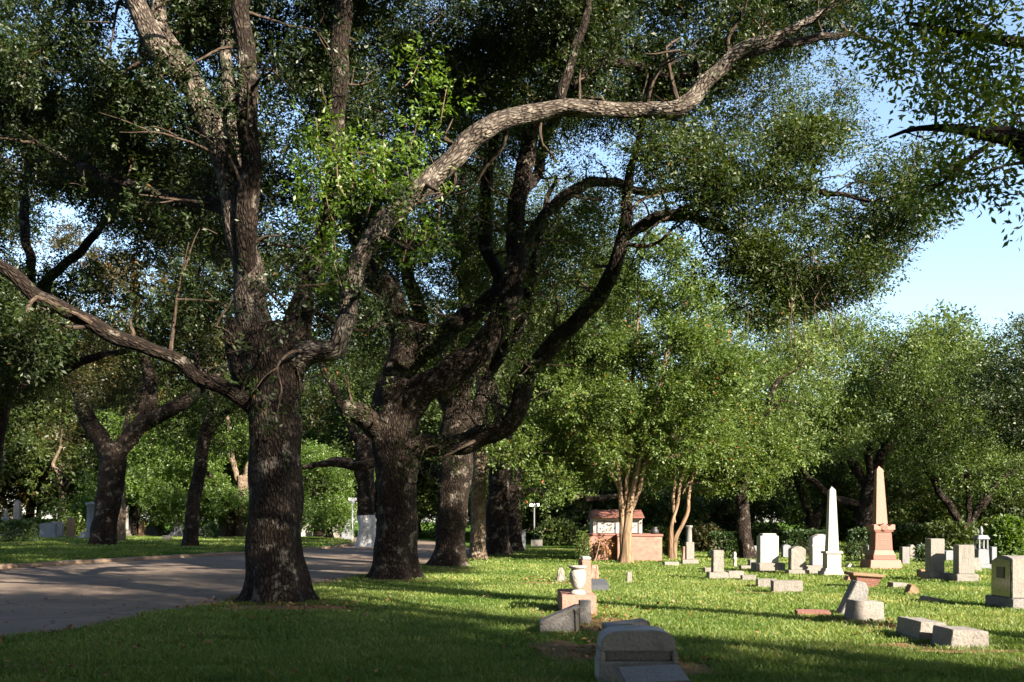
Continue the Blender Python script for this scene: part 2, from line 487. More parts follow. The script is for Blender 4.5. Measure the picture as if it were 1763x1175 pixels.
class Tubes:
    def __init__(s): s.v, s.f, s.b, s.n = [], [], [], 0
    def add(s, pts, rad, segs=10, step=.12, lump=.08, seed=0, flare=0.0, wander=0.0):
        p, r = catmull(pts, rad, step)
        rg = np.random.default_rng(seed)
        m = len(p)
        d = np.gradient(p, axis=0)
        d /= np.linalg.norm(d, axis=1)[:, None] + 1e-9
        L = np.concatenate([[0], np.cumsum(np.linalg.norm(np.diff(p, axis=0), axis=1))])
        if wander:
            k = rg.uniform(1.5, 4, 6); ph = rg.uniform(0, 6.28, 6)
            for a in range(3):
                p[:, a] += wander * (np.sin(L * k[a] + ph[a]) * .6 + np.sin(L * k[a + 3] * 2 + ph[a + 3]) * .4) * np.minimum(1, L * 1.5)
        up = np.array([1., 0, 0]) if abs(d[0][0]) < .8 else np.array([0, 1., 0])
        a1 = np.zeros_like(p)
        u = up - d[0] * up.dot(d[0]); u /= np.linalg.norm(u)
        for i in range(m):
            u = u - d[i] * u.dot(d[i]); u /= np.linalg.norm(u) + 1e-9
            a1[i] = u
        a2 = np.cross(d, a1)
        th = np.linspace(0, 2 * np.pi, segs, endpoint=False)
        RR = np.repeat(r[:, None], segs, 1)
        if lump:
            f = np.zeros((m, segs))
            for q in range(5):
                w = rg.integers(1, 5); kz = rg.uniform(.8, 5); ph = rg.uniform(0, 6.28, 2)
                f += np.cos(w * th[None] + ph[0] + .6 * np.sin(L[:, None] * kz * .5)) * np.sin(L[:, None] * kz + ph[1]) / 2.2
            RR = RR * (1 + lump * f)
        if flare:
            nb = rg.integers(5, 8); ph = rg.uniform(0, 6.28)
            fl = np.exp(-L / .28)[:, None] * flare * (.55 + .45 * np.cos(nb * th[None] + ph + .8 * np.sin(2 * th[None])))
            fl2 = np.exp(-L / 1.3)[:, None] * .06 * np.cos(nb * th[None] + ph)
            RR = RR * (1 + fl + fl2)
        V = p[:, None] + a1[:, None] * (RR * np.cos(th))[..., None] + a2[:, None] * (RR * np.sin(th))[..., None]
        rb = np.maximum(r, .02)[:, None]
        off = rg.uniform(0, 20)
        B = np.stack([rb * np.cos(th) + off, rb * np.sin(th) + off * .7, np.repeat(L[:, None], segs, 1)], -1)
        i0 = s.n
        idx = i0 + np.arange(m * segs).reshape(m, segs)
        nx = np.roll(idx, -1, 1)
        q = np.stack([idx[:-1], nx[:-1], nx[1:], idx[1:]], -1).reshape(-1, 4)
        # end cap: a last ring drawn in to a blunt tip
        s.v.append(V.reshape(-1, 3)); s.b.append(B.reshape(-1, 3)); s.f.append(q)
        s.n += m * segs
        tip = p[-1] + d[-1] * r[-1] * .25
        cv = tip[None] + (V[-1] - p[-1]) * .05
        s.v.append(cv); s.b.append(B[-1] + np.array([0, 0, .05]))
        ci = s.n + np.arange(segs); cn = np.roll(ci, -1)
        s.f.append(np.stack([idx[-1], nx[-1], cn, ci], -1))
        s.n += segs
        return p, r
    def mesh(s, name, origin=(0, 0, 0)):
        return np_mesh(name, np.vstack(s.v) - np.asarray(origin), np.vstack(s.f), smooth=True, vec=np.vstack(s.b))

# ------------------------------------------------------------------ foliage
DENS = 2.8
def sprays(c, d, K, ll, lw, spread, rg, flat=.6, tint=None):
    """c,d: (n,3) twig starts and directions -> leaf quads"""
    n = len(c)
    if n == 0:
        return np.zeros((0, 3)), np.zeros((0, 4), int), np.zeros(0)
    d = d / (np.linalg.norm(d, axis=1)[:, None] + 1e-9)
    nrm = rg.normal(0, 1, (n, 3)) * (1 - flat) + np.array([0, 0, flat * 1.6])
    nrm -= d * (nrm * d).sum(1)[:, None]
    nrm /= np.linalg.norm(nrm, axis=1)[:, None] + 1e-9
    side = np.cross(d, nrm)
    t = (np.arange(K) + .5) / K
    sg = np.where(np.arange(K) % 2, 1., -1.)
    base = c[:, None] + d[:, None] * (t[None, :, None] * spread) + rg.normal(0, .10 * spread, (n, K, 3))
    ang = rg.uniform(.35, 1.35, (n, K))
    ld = d[:, None] * np.cos(ang)[..., None] + side[:, None] * (np.sin(ang) * sg)[..., None] + rg.normal(0, .38, (n, K, 3))
    ld[..., 2] -= .12
    ld /= np.linalg.norm(ld, axis=2)[..., None]
    ln = nrm[:, None] + rg.normal(0, .5, (n, K, 3))
    wv = np.cross(ld, ln)
    wv /= np.linalg.norm(wv, axis=2)[..., None] + 1e-9
    s = rg.uniform(.65, 1.25, (n, K, 1))
    up = np.cross(wv, ld)
    A = base
    mid = base + ld * (ll * .48 * s)
    fold = up * (lw * .18 * s)
    B = mid + wv * (lw * .5 * s) + fold
    C = base + ld * (ll * s)
    D = mid - wv * (lw * .5 * s) + fold
    V = np.stack([A, B, C, D], 2).reshape(-1, 3)
    Fc = np.arange(n * K * 4).reshape(-1, 4)
    tb = rg.beta(2.2, 2.6, n) if tint is None else tint
    T = np.clip(tb[:, None] * .7 + rg.uniform(0, .22, (n, K)) + (rg.random((n, K)) > .985) * .5, 0, 1)
    return V, Fc, T.ravel()

class Leaves:
    def __init__(s): s.v, s.f, s.t, s.n = [], [], [], 0
    def add(s, V, Fc, T):
        if len(V) == 0: return
        s.v.append(V); s.f.append(Fc + s.n); s.t.append(T); s.n += len(V)
    def mesh(s, name, origin=(0, 0, 0)):
        return np_mesh(name, np.vstack(s.v) - np.asarray(origin), np.vstack(s.f), tint=np.concatenate(s.t))

def vnoise(p, sc_, seed):
    """cheap smooth 3-D noise, -1..1"""
    rg = np.random.default_rng(seed)
    o = np.zeros(len(p))
    for k in range(7):
        w = rg.normal(0, 1, 3); w /= np.linalg.norm(w)
        w2 = rg.normal(0, 1, 3); w2 /= np.linalg.norm(w2)
        o += np.sin(p @ w * sc_ * rg.uniform(.7, 1.8) + rg.uniform(0, 6.28)) * np.cos(p @ w2 * sc_ * rg.uniform(.7, 1.8) + rg.uniform(0, 6.28))
    return o / 3.2

def blob_points(c, r, n, rg, gap=.0, gseed=0, shell=.45):
    c = np.asarray(c); r = np.asarray(r) * np.ones(3)
    q = rg.normal(0, 1, (n, 3)); q /= np.linalg.norm(q, axis=1)[:, None]
    rad = rg.random(n) ** shell
    rad = np.where(rg.random(n) < .12, rad * rg.uniform(1.05, 1.5, n), rad)
    wb = 1 + .28 * vnoise(q * 2.2, 1.6, gseed + 5)
    off = q * (rad * wb)[:, None]
    p = c + off * r
    keep = vnoise(p, 2.4, gseed) + .5 * vnoise(p, 6.0, gseed + 3) > gap - .3
    return p[keep], off[keep]

def fill_poly(poly, holes, spacing, Yr, rg, jit=.4):
    """blob centres over an area of the picture, spread in depth -> list of (u,v,Y)"""
    poly = np.asarray(poly, float)
    x0, y0 = poly.min(0); x1, y1 = poly.max(0)
    out = []
    for iy, v in enumerate(np.arange(y0, y1 + 1, spacing * .85)):
        for u in np.arange(x0 + (iy % 2) * spacing * .5, x1 + 1, spacing):
            uu, vv = u + rg.uniform(-jit, jit) * spacing, v + rg.uniform(-jit, jit) * spacing
            ins = False
            j = len(poly) - 1
            for i in range(len(poly)):
                xi, yi = poly[i]; xj, yj = poly[j]
                if (yi > vv) != (yj > vv) and uu < (xj - xi) * (vv - yi) / (yj - yi) + xi: ins = not ins
                j = i
            if not ins: continue
            if any((uu - h[0]) ** 2 + (vv - h[1]) ** 2 < h[2] ** 2 for h in holes): continue
            out.append((uu, vv, rg.uniform(*Yr)))
    return out

def build_tree(name, label, base, limbs, blobs, leafmat, bark=BARK, group=None, trunk_n=1, segs=14, step=.12, leaf=(.09, .036),
               per=60, K=12, spread=.35, gap=0.0, seed=1, twig_r=.022, flare=.6, twigs=4, cat='tree', extra=None, flat=.55, shell=.45, wander=.05, connect=True, side=0, pale=()):
    """limbs: list of (points, radii); the first trunk_n are the trunk. blobs: list of (centre, radius)"""
    rg = np.random.default_rng(seed)
    root = empty(name, base)
    tag(root, label, cat, group)
    o = np.asarray(base, float)
    nodes, nrad, stw, stl = [], [], [], []
    tr = Tubes()
    for i, (pts, rad) in enumerate(limbs):
        tb = tr if i < trunk_n else Tubes()
        rad = np.array(rad, float)
        if i >= trunk_n: rad[0] *= .6
        p, r = tb.add(pts, rad, segs=segs + (10 if i < trunk_n else 0), step=step, lump=.10 if i < trunk_n else .09, seed=seed * 31 + i, flare=flare if i == 0 else 0,
                      wander=0 if i < trunk_n else wander)
        k = max(1, int(.3 / step))
        nodes.append(p[::k]); nrad.append(r[::k])
        if i >= trunk_n:
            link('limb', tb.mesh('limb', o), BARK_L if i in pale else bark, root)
        if side and i >= trunk_n:
            Ls = np.concatenate([[0], np.cumsum(np.linalg.norm(np.diff(p, axis=0), axis=1))])
            for q in np.arange(.8, Ls[-1], side):
                k0 = int(np.searchsorted(Ls, q)); k0 = min(k0, len(p) - 2)
                t_ = p[k0 + 1] - p[k0]; t_ /= np.linalg.norm(t_) + 1e-9
                dr = rg.normal(0, 1, 3); dr[2] += .35; dr -= t_ * dr.dot(t_) * .7; dr /= np.linalg.norm(dr)
                ln = rg.uniform(.7, 2.2); r0 = min(r[k0] * .32, .05) * rg.uniform(.5, 1)
                w = [p[k0].copy()]
                for st in range(4):
                    dr = dr + rg.normal(0, .38, 3); dr[2] += .06; dr /= np.linalg.norm(dr)
                    w.append(w[-1] + dr * ln / 4)
                stw.append((np.array(w), np.array([r0 * 1.3, r0, r0 * .75, r0 * .5, r0 * .25])))
                for u_ in range(2):
                    d2 = dr + rg.normal(0, .7, 3); d2 /= np.linalg.norm(d2)
                    c0 = w[2 + u_]; stw.append((np.array([c0, c0 + d2 * ln * .22 + rg.normal(0, .04, 3), c0 + d2 * ln * .45]), np.array([r0 * .6, r0 * .4, r0 * .15])))
                    stl.append(c0 + d2 * ln * .42)
                stl.append(w[-1])
    link('trunk', tr.mesh('trunk', o), bark, root)
    nodes = np.vstack(nodes); nrad = np.concatenate(nrad)
    tw = Tubes()
    lv = Leaves()
    for k, (w, q) in enumerate(stw):
        tw.add(w, q, segs=6, step=.15, lump=.08, seed=seed * 17 + k, wander=.03)
    for k, c in enumerate(stl):
        m_ = rg.integers(2, 12)
        pts = c + rg.normal(0, .22, (m_, 3))
        lv.add(*sprays(pts, rg.normal(0, 1, (m_, 3)), K, leaf[0], leaf[1], spread, rg, flat=flat))
    bsort = sorted(range(len(blobs)), key=lambda i: np.min(np.linalg.norm(nodes - blobs[i][0], axis=1)))
    for bi in bsort:
        c, r = np.asarray(blobs[bi][0], float), blobs[bi][1]
        rm = float(np.mean(r))
        if connect:
            dist = np.linalg.norm(nodes - c, axis=1) + np.maximum(0, nodes[:, 2] - c[2]) * .6
            k = int(np.argmin(dist)); a = nodes[k]
            mid = (a + c) / 2 + rg.normal(0, .1, 3) * np.linalg.norm(c - a) + np.array([0, 0, .08 * np.linalg.norm(c - a)])
            rr = min(nrad[k] * .6, twig_r * (1.2 + np.linalg.norm(c - a) * .55))
            p, q = tw.add([a, mid, c], [rr, rr * .75, rr * .45], segs=7, step=.25, lump=.06, seed=seed * 7 + bi, wander=.06)
            nodes = np.vstack([nodes, p[2::3]]); nrad = np.concatenate([nrad, q[2::3]])
        for t in range(twigs):
            e = c + rg.normal(0, .5, 3) * np.asarray(r)
            m2 = (c + e) / 2 + rg.normal(0, .12, 3) * rm
            tw.add([c, m2, e], [twig_r * .6, twig_r * .42, twig_r * .2], segs=5, step=.3, lump=0, seed=bi * 9 + t, wander=.04)
        n = int(DENS * per * (blobs[bi][2] if len(blobs[bi]) > 2 else 1))
        pts, off = blob_points(c, r, n, rg, gap, seed * 13 + 1, shell)
        d = off + rg.normal(0, .45, pts.shape); d[:, 2] += .05
        tb = np.clip(rg.beta(2.2, 2.6, len(pts)) + rg.normal(0, .13), 0, 1)
        lv.add(*sprays(pts, d, K, leaf[0], leaf[1], spread, rg, flat=flat, tint=tb))
    if tw.n: link('twigs', tw.mesh('twigs', o), TWIG, root)
    if lv.n: link('crown', lv.mesh('crown', o), leafmat, root)
    if extra: extra(root, o, rg)
    return root

def px_limb(pts, Y0):
    """traced points (u, v, r_px, dY)"""
    w, r = [], []
    for p in pts:
        Y = Y0 + (p[3] if len(p) > 3 else 0)
        w.append(P(p[0], p[1], Y)); r.append(p[2] / F * Y)
    return np.array(w), np.array(r)

def px_blobs(pts, rpx, rg, sq=.8):
    out = []
    for (u, v, Y) in pts:
        r = rpx * rg.uniform(.75, 1.25) / F * Y
        out.append((P(u, v, Y), np.array([r * rg.uniform(.8, 1.45), r * rg.uniform(.8, 1.45), r * sq * rg.uniform(.6, 1.05)])))
    return out

# ------------------------------------------------------------------ the row of oaks along the road
rg = np.random.default_rng(11)
Y1 = GY(1036)
trunk1 = px_limb([(475, 1042, 53), (474, 1010, 49), (473, 950, 47), (474, 880, 45), (475, 800, 44), (474, 735, 45), (470, 680, 50), (466, 630, 56), (462, 592, 50), (455, 565, 38)], Y1)
L1 = [trunk1,
      px_limb([(470, 665, 35.2), (450, 590, 31.7, .1), (430, 520, 28.2, .2), (421, 440, 24.6, .2), (408, 360, 23.8, .1), (380, 262, 22.0), (345, 175, 21.1), (322, 135, 20.2), (278, 85, 20.2, -.1), (232, 10, 18.5, -.2), (205, -60, 15.8, -.3), (170, -170, 11.4, -.5), (120, -300, 7.0, -.8)], Y1),
      px_limb([(330, 150, 15.0), (305, 100, 14.1, .25), (284, 55, 13.2, .4), (268, -10, 12.3, .5), (262, -100, 10.6, .6), (250, -230, 6.2, .8)], Y1),
      px_limb([(422, 500, 20, .15), (424, 430, 20, 0), (427, 350, 19, -.2), (430, 260, 17.6, -.35), (426, 160, 16.7, -.4), (420, 60, 15.8, -.4), (414, -40, 15.0, -.4), (405, -160, 11.4, -.3), (400, -300, 7.0)], Y1),
      px_limb([(418, 420, 15.0, .2), (410, 330, 13.2, .5), (401, 240, 12.3, .7), (393, 150, 11.4, .8), (385, 70, 11.0, .9), (377, 0, 10.6, 1), (366, -100, 8.8, 1.1), (340, -240, 5.3, 1.4)], Y1),
      px_limb([(480, 665, 38.7), (495, 605, 33.4), (513, 545, 22.0, .1), (532, 480, 15.8, .3), (553, 420, 14.1, .5), (571, 340, 15.0, .7), (579, 240, 15.8, .9), (583, 140, 15.8, 1), (588, 40, 15.8, 1.1), (594, -70, 13.2, 1.2), (610, -220, 7.9, 1.5)], Y1),
      px_limb([(478, 655, 31.7), (512, 618, 26.4, -.1), (545, 607, 19.4, -.3), (578, 600, 16.7, -.4), (592, 560, 16.3, -.45), (600, 515, 15.8, -.4), (618, 455, 16.7, -.3), (665, 380, 17.6, -.2), (725, 325, 17.6, 0), (790, 265, 17.6, .2), (832, 222, 18.5, .3), (890, 200, 15.8, .5), (960, 190, 14.1, .7), (1040, 186, 13.2, 1), (1100, 190, 13.2, 1.2), (1145, 195, 15.0, 1.2), (1185, 172, 14.1, 1.2), (1240, 118, 12.3, 1.2), (1290, 82, 10.6, 1.1), (1345, 58, 7.9, 1), (1420, 20, 6.2, 1), (1500, -30, 4.4, .8)], Y1),
      px_limb([(1262, 100, 8.8, 1.2), (1320, 82, 7.9, 1.5), (1390, 72, 7.0, 1.7), (1440, 58, 5.3, 1.9), (1490, 62, 3.5, 2.2), (1540, 90, 2.6, 2.4)], Y1),
      px_limb([(468, 735, 26.9), (440, 706, 17.9, -.2), (395, 672, 12.8, -.4), (330, 640, 12.0, -.6), (270, 606, 12.0, -.7), (200, 578, 12.8, -.8), (140, 552, 13.4, -.9), (85, 520, 13.4, -1), (40, 490, 12.0, -1.1), (0, 460, 10.5, -1.2), (-60, 410, 9.0, -1.3), (-140, 330, 6.0, -1.2)], Y1),
      px_limb([(455, 690, 35.2), (428, 640, 29.9, -.1), (408, 605, 22.9, -.2), (398, 570, 15.8, -.25), (394, 545, 7.9, -.25)], Y1),
      px_limb([(410, 375, 12.3), (360, 352, 11.4, .5), (300, 346, 11.4, 1), (240, 322, 10.6, 1.4), (170, 300, 8.8, 1.8), (110, 275, 6.2, 2.2), (40, 230, 3.5, 2.6)], Y1),
      px_limb([(970, 188, 9.7, .7), (968, 150, 8.8, .8), (985, 100, 7.9, 1), (1003, 60, 7.0, 1.2), (1010, 0, 5.3, 1.3)], Y1),
      px_limb([(985, 150, 7.0, .9), (1030, 108, 7.9, 1.4), (1080, 112, 7.9, 1.8), (1140, 130, 7.0, 2.2), (1200, 128, 4.4, 2.6)], Y1),
      ]
holes1 = [(520, 60, 45), (185, 20, 40), (1180, 60, 30), (960, 320, 70), (1060, 255, 60)]
pts = fill_poly([(-160, -330), (900, -330), (1000, -100), (880, 120), (760, 190), (640, 230), (500, 280), (360, 330), (120, 330), (-160, 300)], holes1, 78, (Y1 + .2, Y1 + 7), rg)
pts += fill_poly([(-200, -480), (900, -480), (900, -60), (-200, -60)], [], 170, (Y1 - 7, Y1 + 5), rg)
pts += fill_poly([(800, -250), (1500, -250), (1560, -60), (1480, 60), (1330, 150), (1250, 170), (1130, 150), (900, 160)], [(1180, 60, 40), (1120, 175, 30)], 76, (Y1 + 1.4, Y1 + 6.5), rg)
pts += fill_poly([(-160, 480), (60, 560), (140, 620), (60, 640), (-160, 560)], [], 90, (Y1 - 3, Y1 + 1), rg)
pts += fill_poly([(120, 330), (600, 300), (620, 540), (520, 590), (470, 520), (400, 560), (300, 600), (150, 520)], [(200, 430, 30)], 84, (Y1 + 3, Y1 + 9), rg)
B1 = px_blobs(pts, 62, rg)

def sprouts1(root, o, rg):
    """epicormic shoots on the trunk and the right limb: thin bare stems with bright young leaves"""
    spots = [(560, 480, .2), (575, 430, -.1), (545, 400, -.2), (560, 350, -.3), (590, 330, .2), (535, 330, -.4), (610, 300, -.2), (650, 330, -.2), (700, 300, 0), (640, 270, -.3), (540, 270, -.4), (505, 250, -.4),
             (740, 290, .2), (660, 250, 0), (700, 415, -.5), (735, 418, -.4), (690, 350, -.5), (575, 475, -.5), (580, 300, -.6), (720, 225, .2), (660, 300, -.3), (600, 260, -.2), (545, 225, -.1), (770, 170, .3), (725, 120, .4)]
    for i, (u, v, dy) in enumerate(spots):
        c = P(u, v, Y1 + dy); tw, lv = Tubes(), Leaves()
        b = c + np.array([rg.normal(0, .22), rg.normal(0, .15), -.42])
        tw.add([b, (b + c) / 2 + rg.normal(0, .04, 3), c + np.array([0, 0, .25])], [.013, .010, .005], segs=5, step=.2, lump=0, seed=i)
        p, off = blob_points(c, np.array([.42, .35, .34]), 26, rg, -1, i)
        d = off + rg.normal(0, .4, p.shape)
        lv.add(*sprays(p, d, 9, .115, .048, .32, rg, flat=.7))
        sh = link('shoot', tw.mesh('shoot', o), BARK_M, root)
        link('shoot_leaves', lv.mesh('shoot_leaves', o), SPROUT, sh)['label'] = 'bright young leaves on a shoot'

base1 = P(475, 1036, Y1); base1[2] = 0
oak1 = build_tree('oak_tree', 'huge nearest old oak with a low left limb and a pale limb arching right', base1, L1, B1, OAK_SHADED, group='oaks in a row beside the road',
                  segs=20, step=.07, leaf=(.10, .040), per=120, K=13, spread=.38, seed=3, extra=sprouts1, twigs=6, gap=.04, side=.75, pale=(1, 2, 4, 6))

# second oak
Y2 = GY(996)
L2 = [px_limb([(680, 1002, 38), (681, 970, 36), (682, 900, 35), (684, 830, 36), (682, 770, 38), (680, 725, 40), (682, 690, 36), (688, 655, 30)], Y2),
      px_limb([(684, 800, 27.0), (705, 775, 21.6), (740, 768, 19.8), (790, 763, 18.9, -.3), (840, 748, 18.0, -.6), (875, 735, 18.0, -.9), (890, 700, 16.2, -1.2), (905, 650, 15.3, -1.5), (945, 600, 14.4, -2), (1000, 548, 14.4, -2.6), (1040, 495, 13.5, -3.1), (1066, 440, 12.6, -3.5), (1078, 380, 10.8, -3.8), (1082, 330, 9.0, -4), (1090, 270, 6.3, -4.2), (1110, 190, 3.6, -4.4)], Y2),
      px_limb([(1070, 418, 9.9, -3.6), (1110, 385, 9.9, -3.9), (1165, 370, 9.9, -4.2), (1215, 380, 8.6, -4.5), (1265, 405, 7.7, -4.8), (1305, 435, 6.3, -5), (1345, 470, 4.5, -5.2), (1390, 520, 2.7, -5.4)], Y2),
      px_limb([(1150, 371, 7.2, -4.2), (1240, 335, 6.3, -4.4), (1330, 320, 5.4, -4.6), (1420, 330, 4.5, -4.8), (1510, 350, 2.7, -5)], Y2),
      px_limb([(680, 735, 32.4), (688, 670, 28.8, .2), (696, 610, 27.0, .4), (690, 555, 26.1, .5), (665, 505, 25.2, .6), (642, 470, 21.6, .8), (622, 430, 18.0, 1), (600, 340, 14.4, 1.2), (590, 240, 11.7, 1.5), (570, 120, 8.1, 1.8), (550, -20, 5.4, 2)], Y2),
      px_limb([(684, 740, 30.6), (715, 685, 27.0, -.2), (765, 650, 25.2, -.4), (825, 605, 22.5, -.6), (860, 550, 20.7, -.7), (884, 495, 18.9, -.7), (890, 455, 18.9, -.7), (886, 410, 16.2, -.6), (897, 320, 15.3, -.5), (910, 250, 14.4, -.4), (932, 180, 13.5, -.3), (962, 110, 11.7, -.2), (990, 30, 9.9, 0), (1010, -80, 7.2, .2)], Y2),
      px_limb([(700, 640, 21.6, .3), (745, 590, 18.9, .3), (795, 555, 17.1, .2), (840, 520, 14.4, .2), (858, 480, 11.7, .3), (838, 420, 11.7, .5), (836, 340, 10.8, .7), (850, 240, 9.0, 1), (880, 130, 6.3, 1.3), (900, 0, 4.5, 1.5)], Y2),
      px_limb([(838, 655, 10.8, -.5), (862, 610, 9.9, -.5), (893, 575, 9.0, -.4), (908, 520, 8.1, -.3), (920, 440, 7.2, -.1), (940, 360, 5.4, .1), (960, 300, 2.7, .3)], Y2),
      px_limb([(680, 770, 27.0), (650, 735, 21.6, -.3), (622, 718, 18.9, -.5), (600, 710, 17.1, -.7), (590, 708, 16.7, -.75)], Y2),
      px_limb([(896, 420, 10.8, -.6), (930, 385, 9.9, -.4), (965, 342, 9.9, -.2), (1010, 318, 9.0, 0), (1060, 315, 8.1, .2), (1110, 330, 6.3, .3), (1180, 325, 4.5, .6)], Y2),
      px_limb([(905, 330, 9.9, -.3), (925, 300, 9.9, .2), (940, 240, 9.9, .5), (965, 160, 9.0, .8), (975, 60, 7.2, 1), (985, -60, 4.5, 1.2)], Y2)]
pts = fill_poly([(480, -200), (1130, -200), (1200, 150), (1180, 300), (1000, 300), (860, 290), (700, 300), (560, 250)], [(1050, 265, 62), (960, 300, 50), (690, 150, 40)], 66, (Y2 - 3, Y2 + 5), rg)
pts += fill_poly([(1060, 210), (1230, 160), (1400, 190), (1480, 260), (1590, 290), (1600, 380), (1560, 450), (1480, 480), (1390, 520), (1300, 500), (1250, 440), (1160, 350), (1080, 330)],
                 [(1235, 455, 42), (1400, 300, 42), (1440, 265, 30), (1330, 400, 24)], 64, (Y2 - 6.5, Y2 - 3), rg)
pts += fill_poly([(1240, 410), (1330, 440), (1470, 500), (1440, 560), (1340, 560), (1250, 490)], [], 66, (Y2 - 6, Y2 - 4), rg)
pts += fill_poly([(560, 320), (640, 320), (820, 380), (860, 480), (760, 500), (700, 420), (600, 560), (520, 560)], [(620, 480, 40)], 80, (Y2 + 1, Y2 + 5), rg)
pts += fill_poly([(1120, 60), (1420, 40), (1500, 120), (1470, 230), (1330, 220), (1160, 230)], [(1130, 200, 36), (1400, 110, 30)], 66, (Y2 - 1, Y2 + 3), rg)
B2 = px_blobs(pts, 52, rg)
base2 = P(680, 996, Y2); base2[2] = 0
def dead2(root, o, rg):
    """a tangle of bare hanging twigs under the right branch"""
    tw = Tubes()
    for i in range(42):
        a = P(1290 + rg.uniform(-30, 150), 450 + rg.uniform(-20, 70), Y2 - 5.6 + rg.uniform(-1, .6))
        b = a + np.array([rg.uniform(-.3, 1.1), rg.normal(0, .5), rg.uniform(-1.9, -.5)])
        m = (a + b) / 2 + rg.normal(0, .15, 3)
        tw.add([a, m, b], [.011, .008, .004], segs=4, step=.2, lump=0, seed=i, wander=.08)
    link('dead_twigs', tw.mesh('dead_twigs', o), BARK_P, root)['label'] = 'tangle of bare pale twigs hanging under the right branch'
oak2 = build_tree('oak_tree', 'dark broad oak with a cut limb stump and one long bent limb to the right', base2, L2, B2, OAK, group='oaks in a row beside the road',
                  segs=16, step=.09, leaf=(.09, .036), per=105, K=12, spread=.38, seed=5, twigs=5, extra=dead2, side=.6)

def row_oak(label, u, v, r, limbs, poly, holes, spacing, dY, rpx, seed, per=80, leaf=(.12, .05), mat=OAK, bark=BARK, group='oaks in a row beside the road'):
    Y = GY(v - 3)
    g = np.random.default_rng(seed)
    b = P(u, v, Y); b[2] = 0
    Ls = [px_limb(l, Y) for l in limbs]
    bl = px_blobs(fill_poly(poly, holes, spacing, (Y + dY[0], Y + dY[1]), g), rpx, g) if poly else []
    return build_tree('oak_tree', label, b, Ls, bl, mat, bark=bark, group=group, segs=12, step=.14, leaf=leaf, per=per, K=11, spread=.45, seed=seed, twigs=3)

row_oak('grey barked oak with a thick right fork, third in the roadside row', 772, 978, 28,
        [[(772, 981, 29), (774, 950, 26), (778, 880, 26), (784, 800, 29), (788, 740, 30), (790, 690, 24)],
         [(786, 780, 22), (812, 735, 17), (828, 690, 13), (850, 640, 12, .3), (870, 560, 10, .6), (890, 470, 8, .8), (930, 380, 6, 1)],
         [(786, 730, 22), (770, 680, 20), (745, 620, 17), (725, 550, 14, .5), (700, 460, 11, .8), (690, 360, 8, 1)],
         [(790, 720, 20), (800, 650, 17), (806, 570, 14), (800, 480, 11), (790, 380, 8), (800, 260, 5)],
         [(780, 830, 16), (750, 815, 14, .5), (700, 790, 11, 1), (620, 800, 8, 1.5), (540, 800, 5, 2)]],
        [(560, 120), (980, 120), (1060, 330), (1040, 520), (900, 600), (760, 640), (560, 640)], [(960, 300, 55), (1050, 260, 60), (740, 620, 24)], 62, (-2, 4), 56, 21)
row_oak('slim straight sunlit oak trunk, fourth in the roadside row', 823, 966, 13,
        [[(823, 968, 15), (823, 930, 13), (824, 860, 13), (826, 780, 13), (828, 700, 12), (835, 620, 10)],
         [(828, 720, 9), (850, 640, 7), (880, 540, 6), (900, 430, 4)],
         [(830, 690, 9), (820, 600, 7), (800, 500, 6), (790, 400, 4)],
         [(826, 810, 7), (860, 790, 6, -.4), (920, 780, 4, -.8), (980, 770, 2.5, -1)]],
        [(700, 300), (1000, 300), (1060, 430), (960, 560), (880, 640), (780, 600)], [(745, 635, 24)], 58, (-2, 4), 50, 22, bark=BARK_P)
row_oak('dark thick oak trunk, fifth in the roadside row', 857, 958, 20,
        [[(857, 960, 21), (857, 920, 19), (858, 860, 19), (862, 800, 19), (868, 740, 16)],
         [(864, 780, 13), (900, 700, 10), (940, 620, 8), (970, 520, 5)],
         [(866, 760, 13), (850, 680, 10), (830, 600, 8), (820, 500, 5)],
         [(860, 840, 9), (930, 850, 8, 1), (1000, 858, 7, 2), (1080, 855, 4, 3)]],
        [(840, 340), (1120, 340), (1100, 600), (1040, 780), (900, 800), (830, 700)], [], 58, (0, 6), 52, 23, mat=OAK)
row_oak('dark oak trunk partly hidden behind the fifth roadside oak', 886, 952, 13,
        [[(886, 954, 14), (886, 910, 12), (885, 850, 12), (890, 780, 11)],
         [(888, 800, 8), (930, 720, 6), (980, 640, 4)],
         [(888, 790, 8), (880, 700, 6), (860, 600, 4)]],
        [(840, 520), (1000, 480), (1010, 700), (930, 800), (860, 790)], [], 60, (0, 6), 50, 24, mat=FAR)
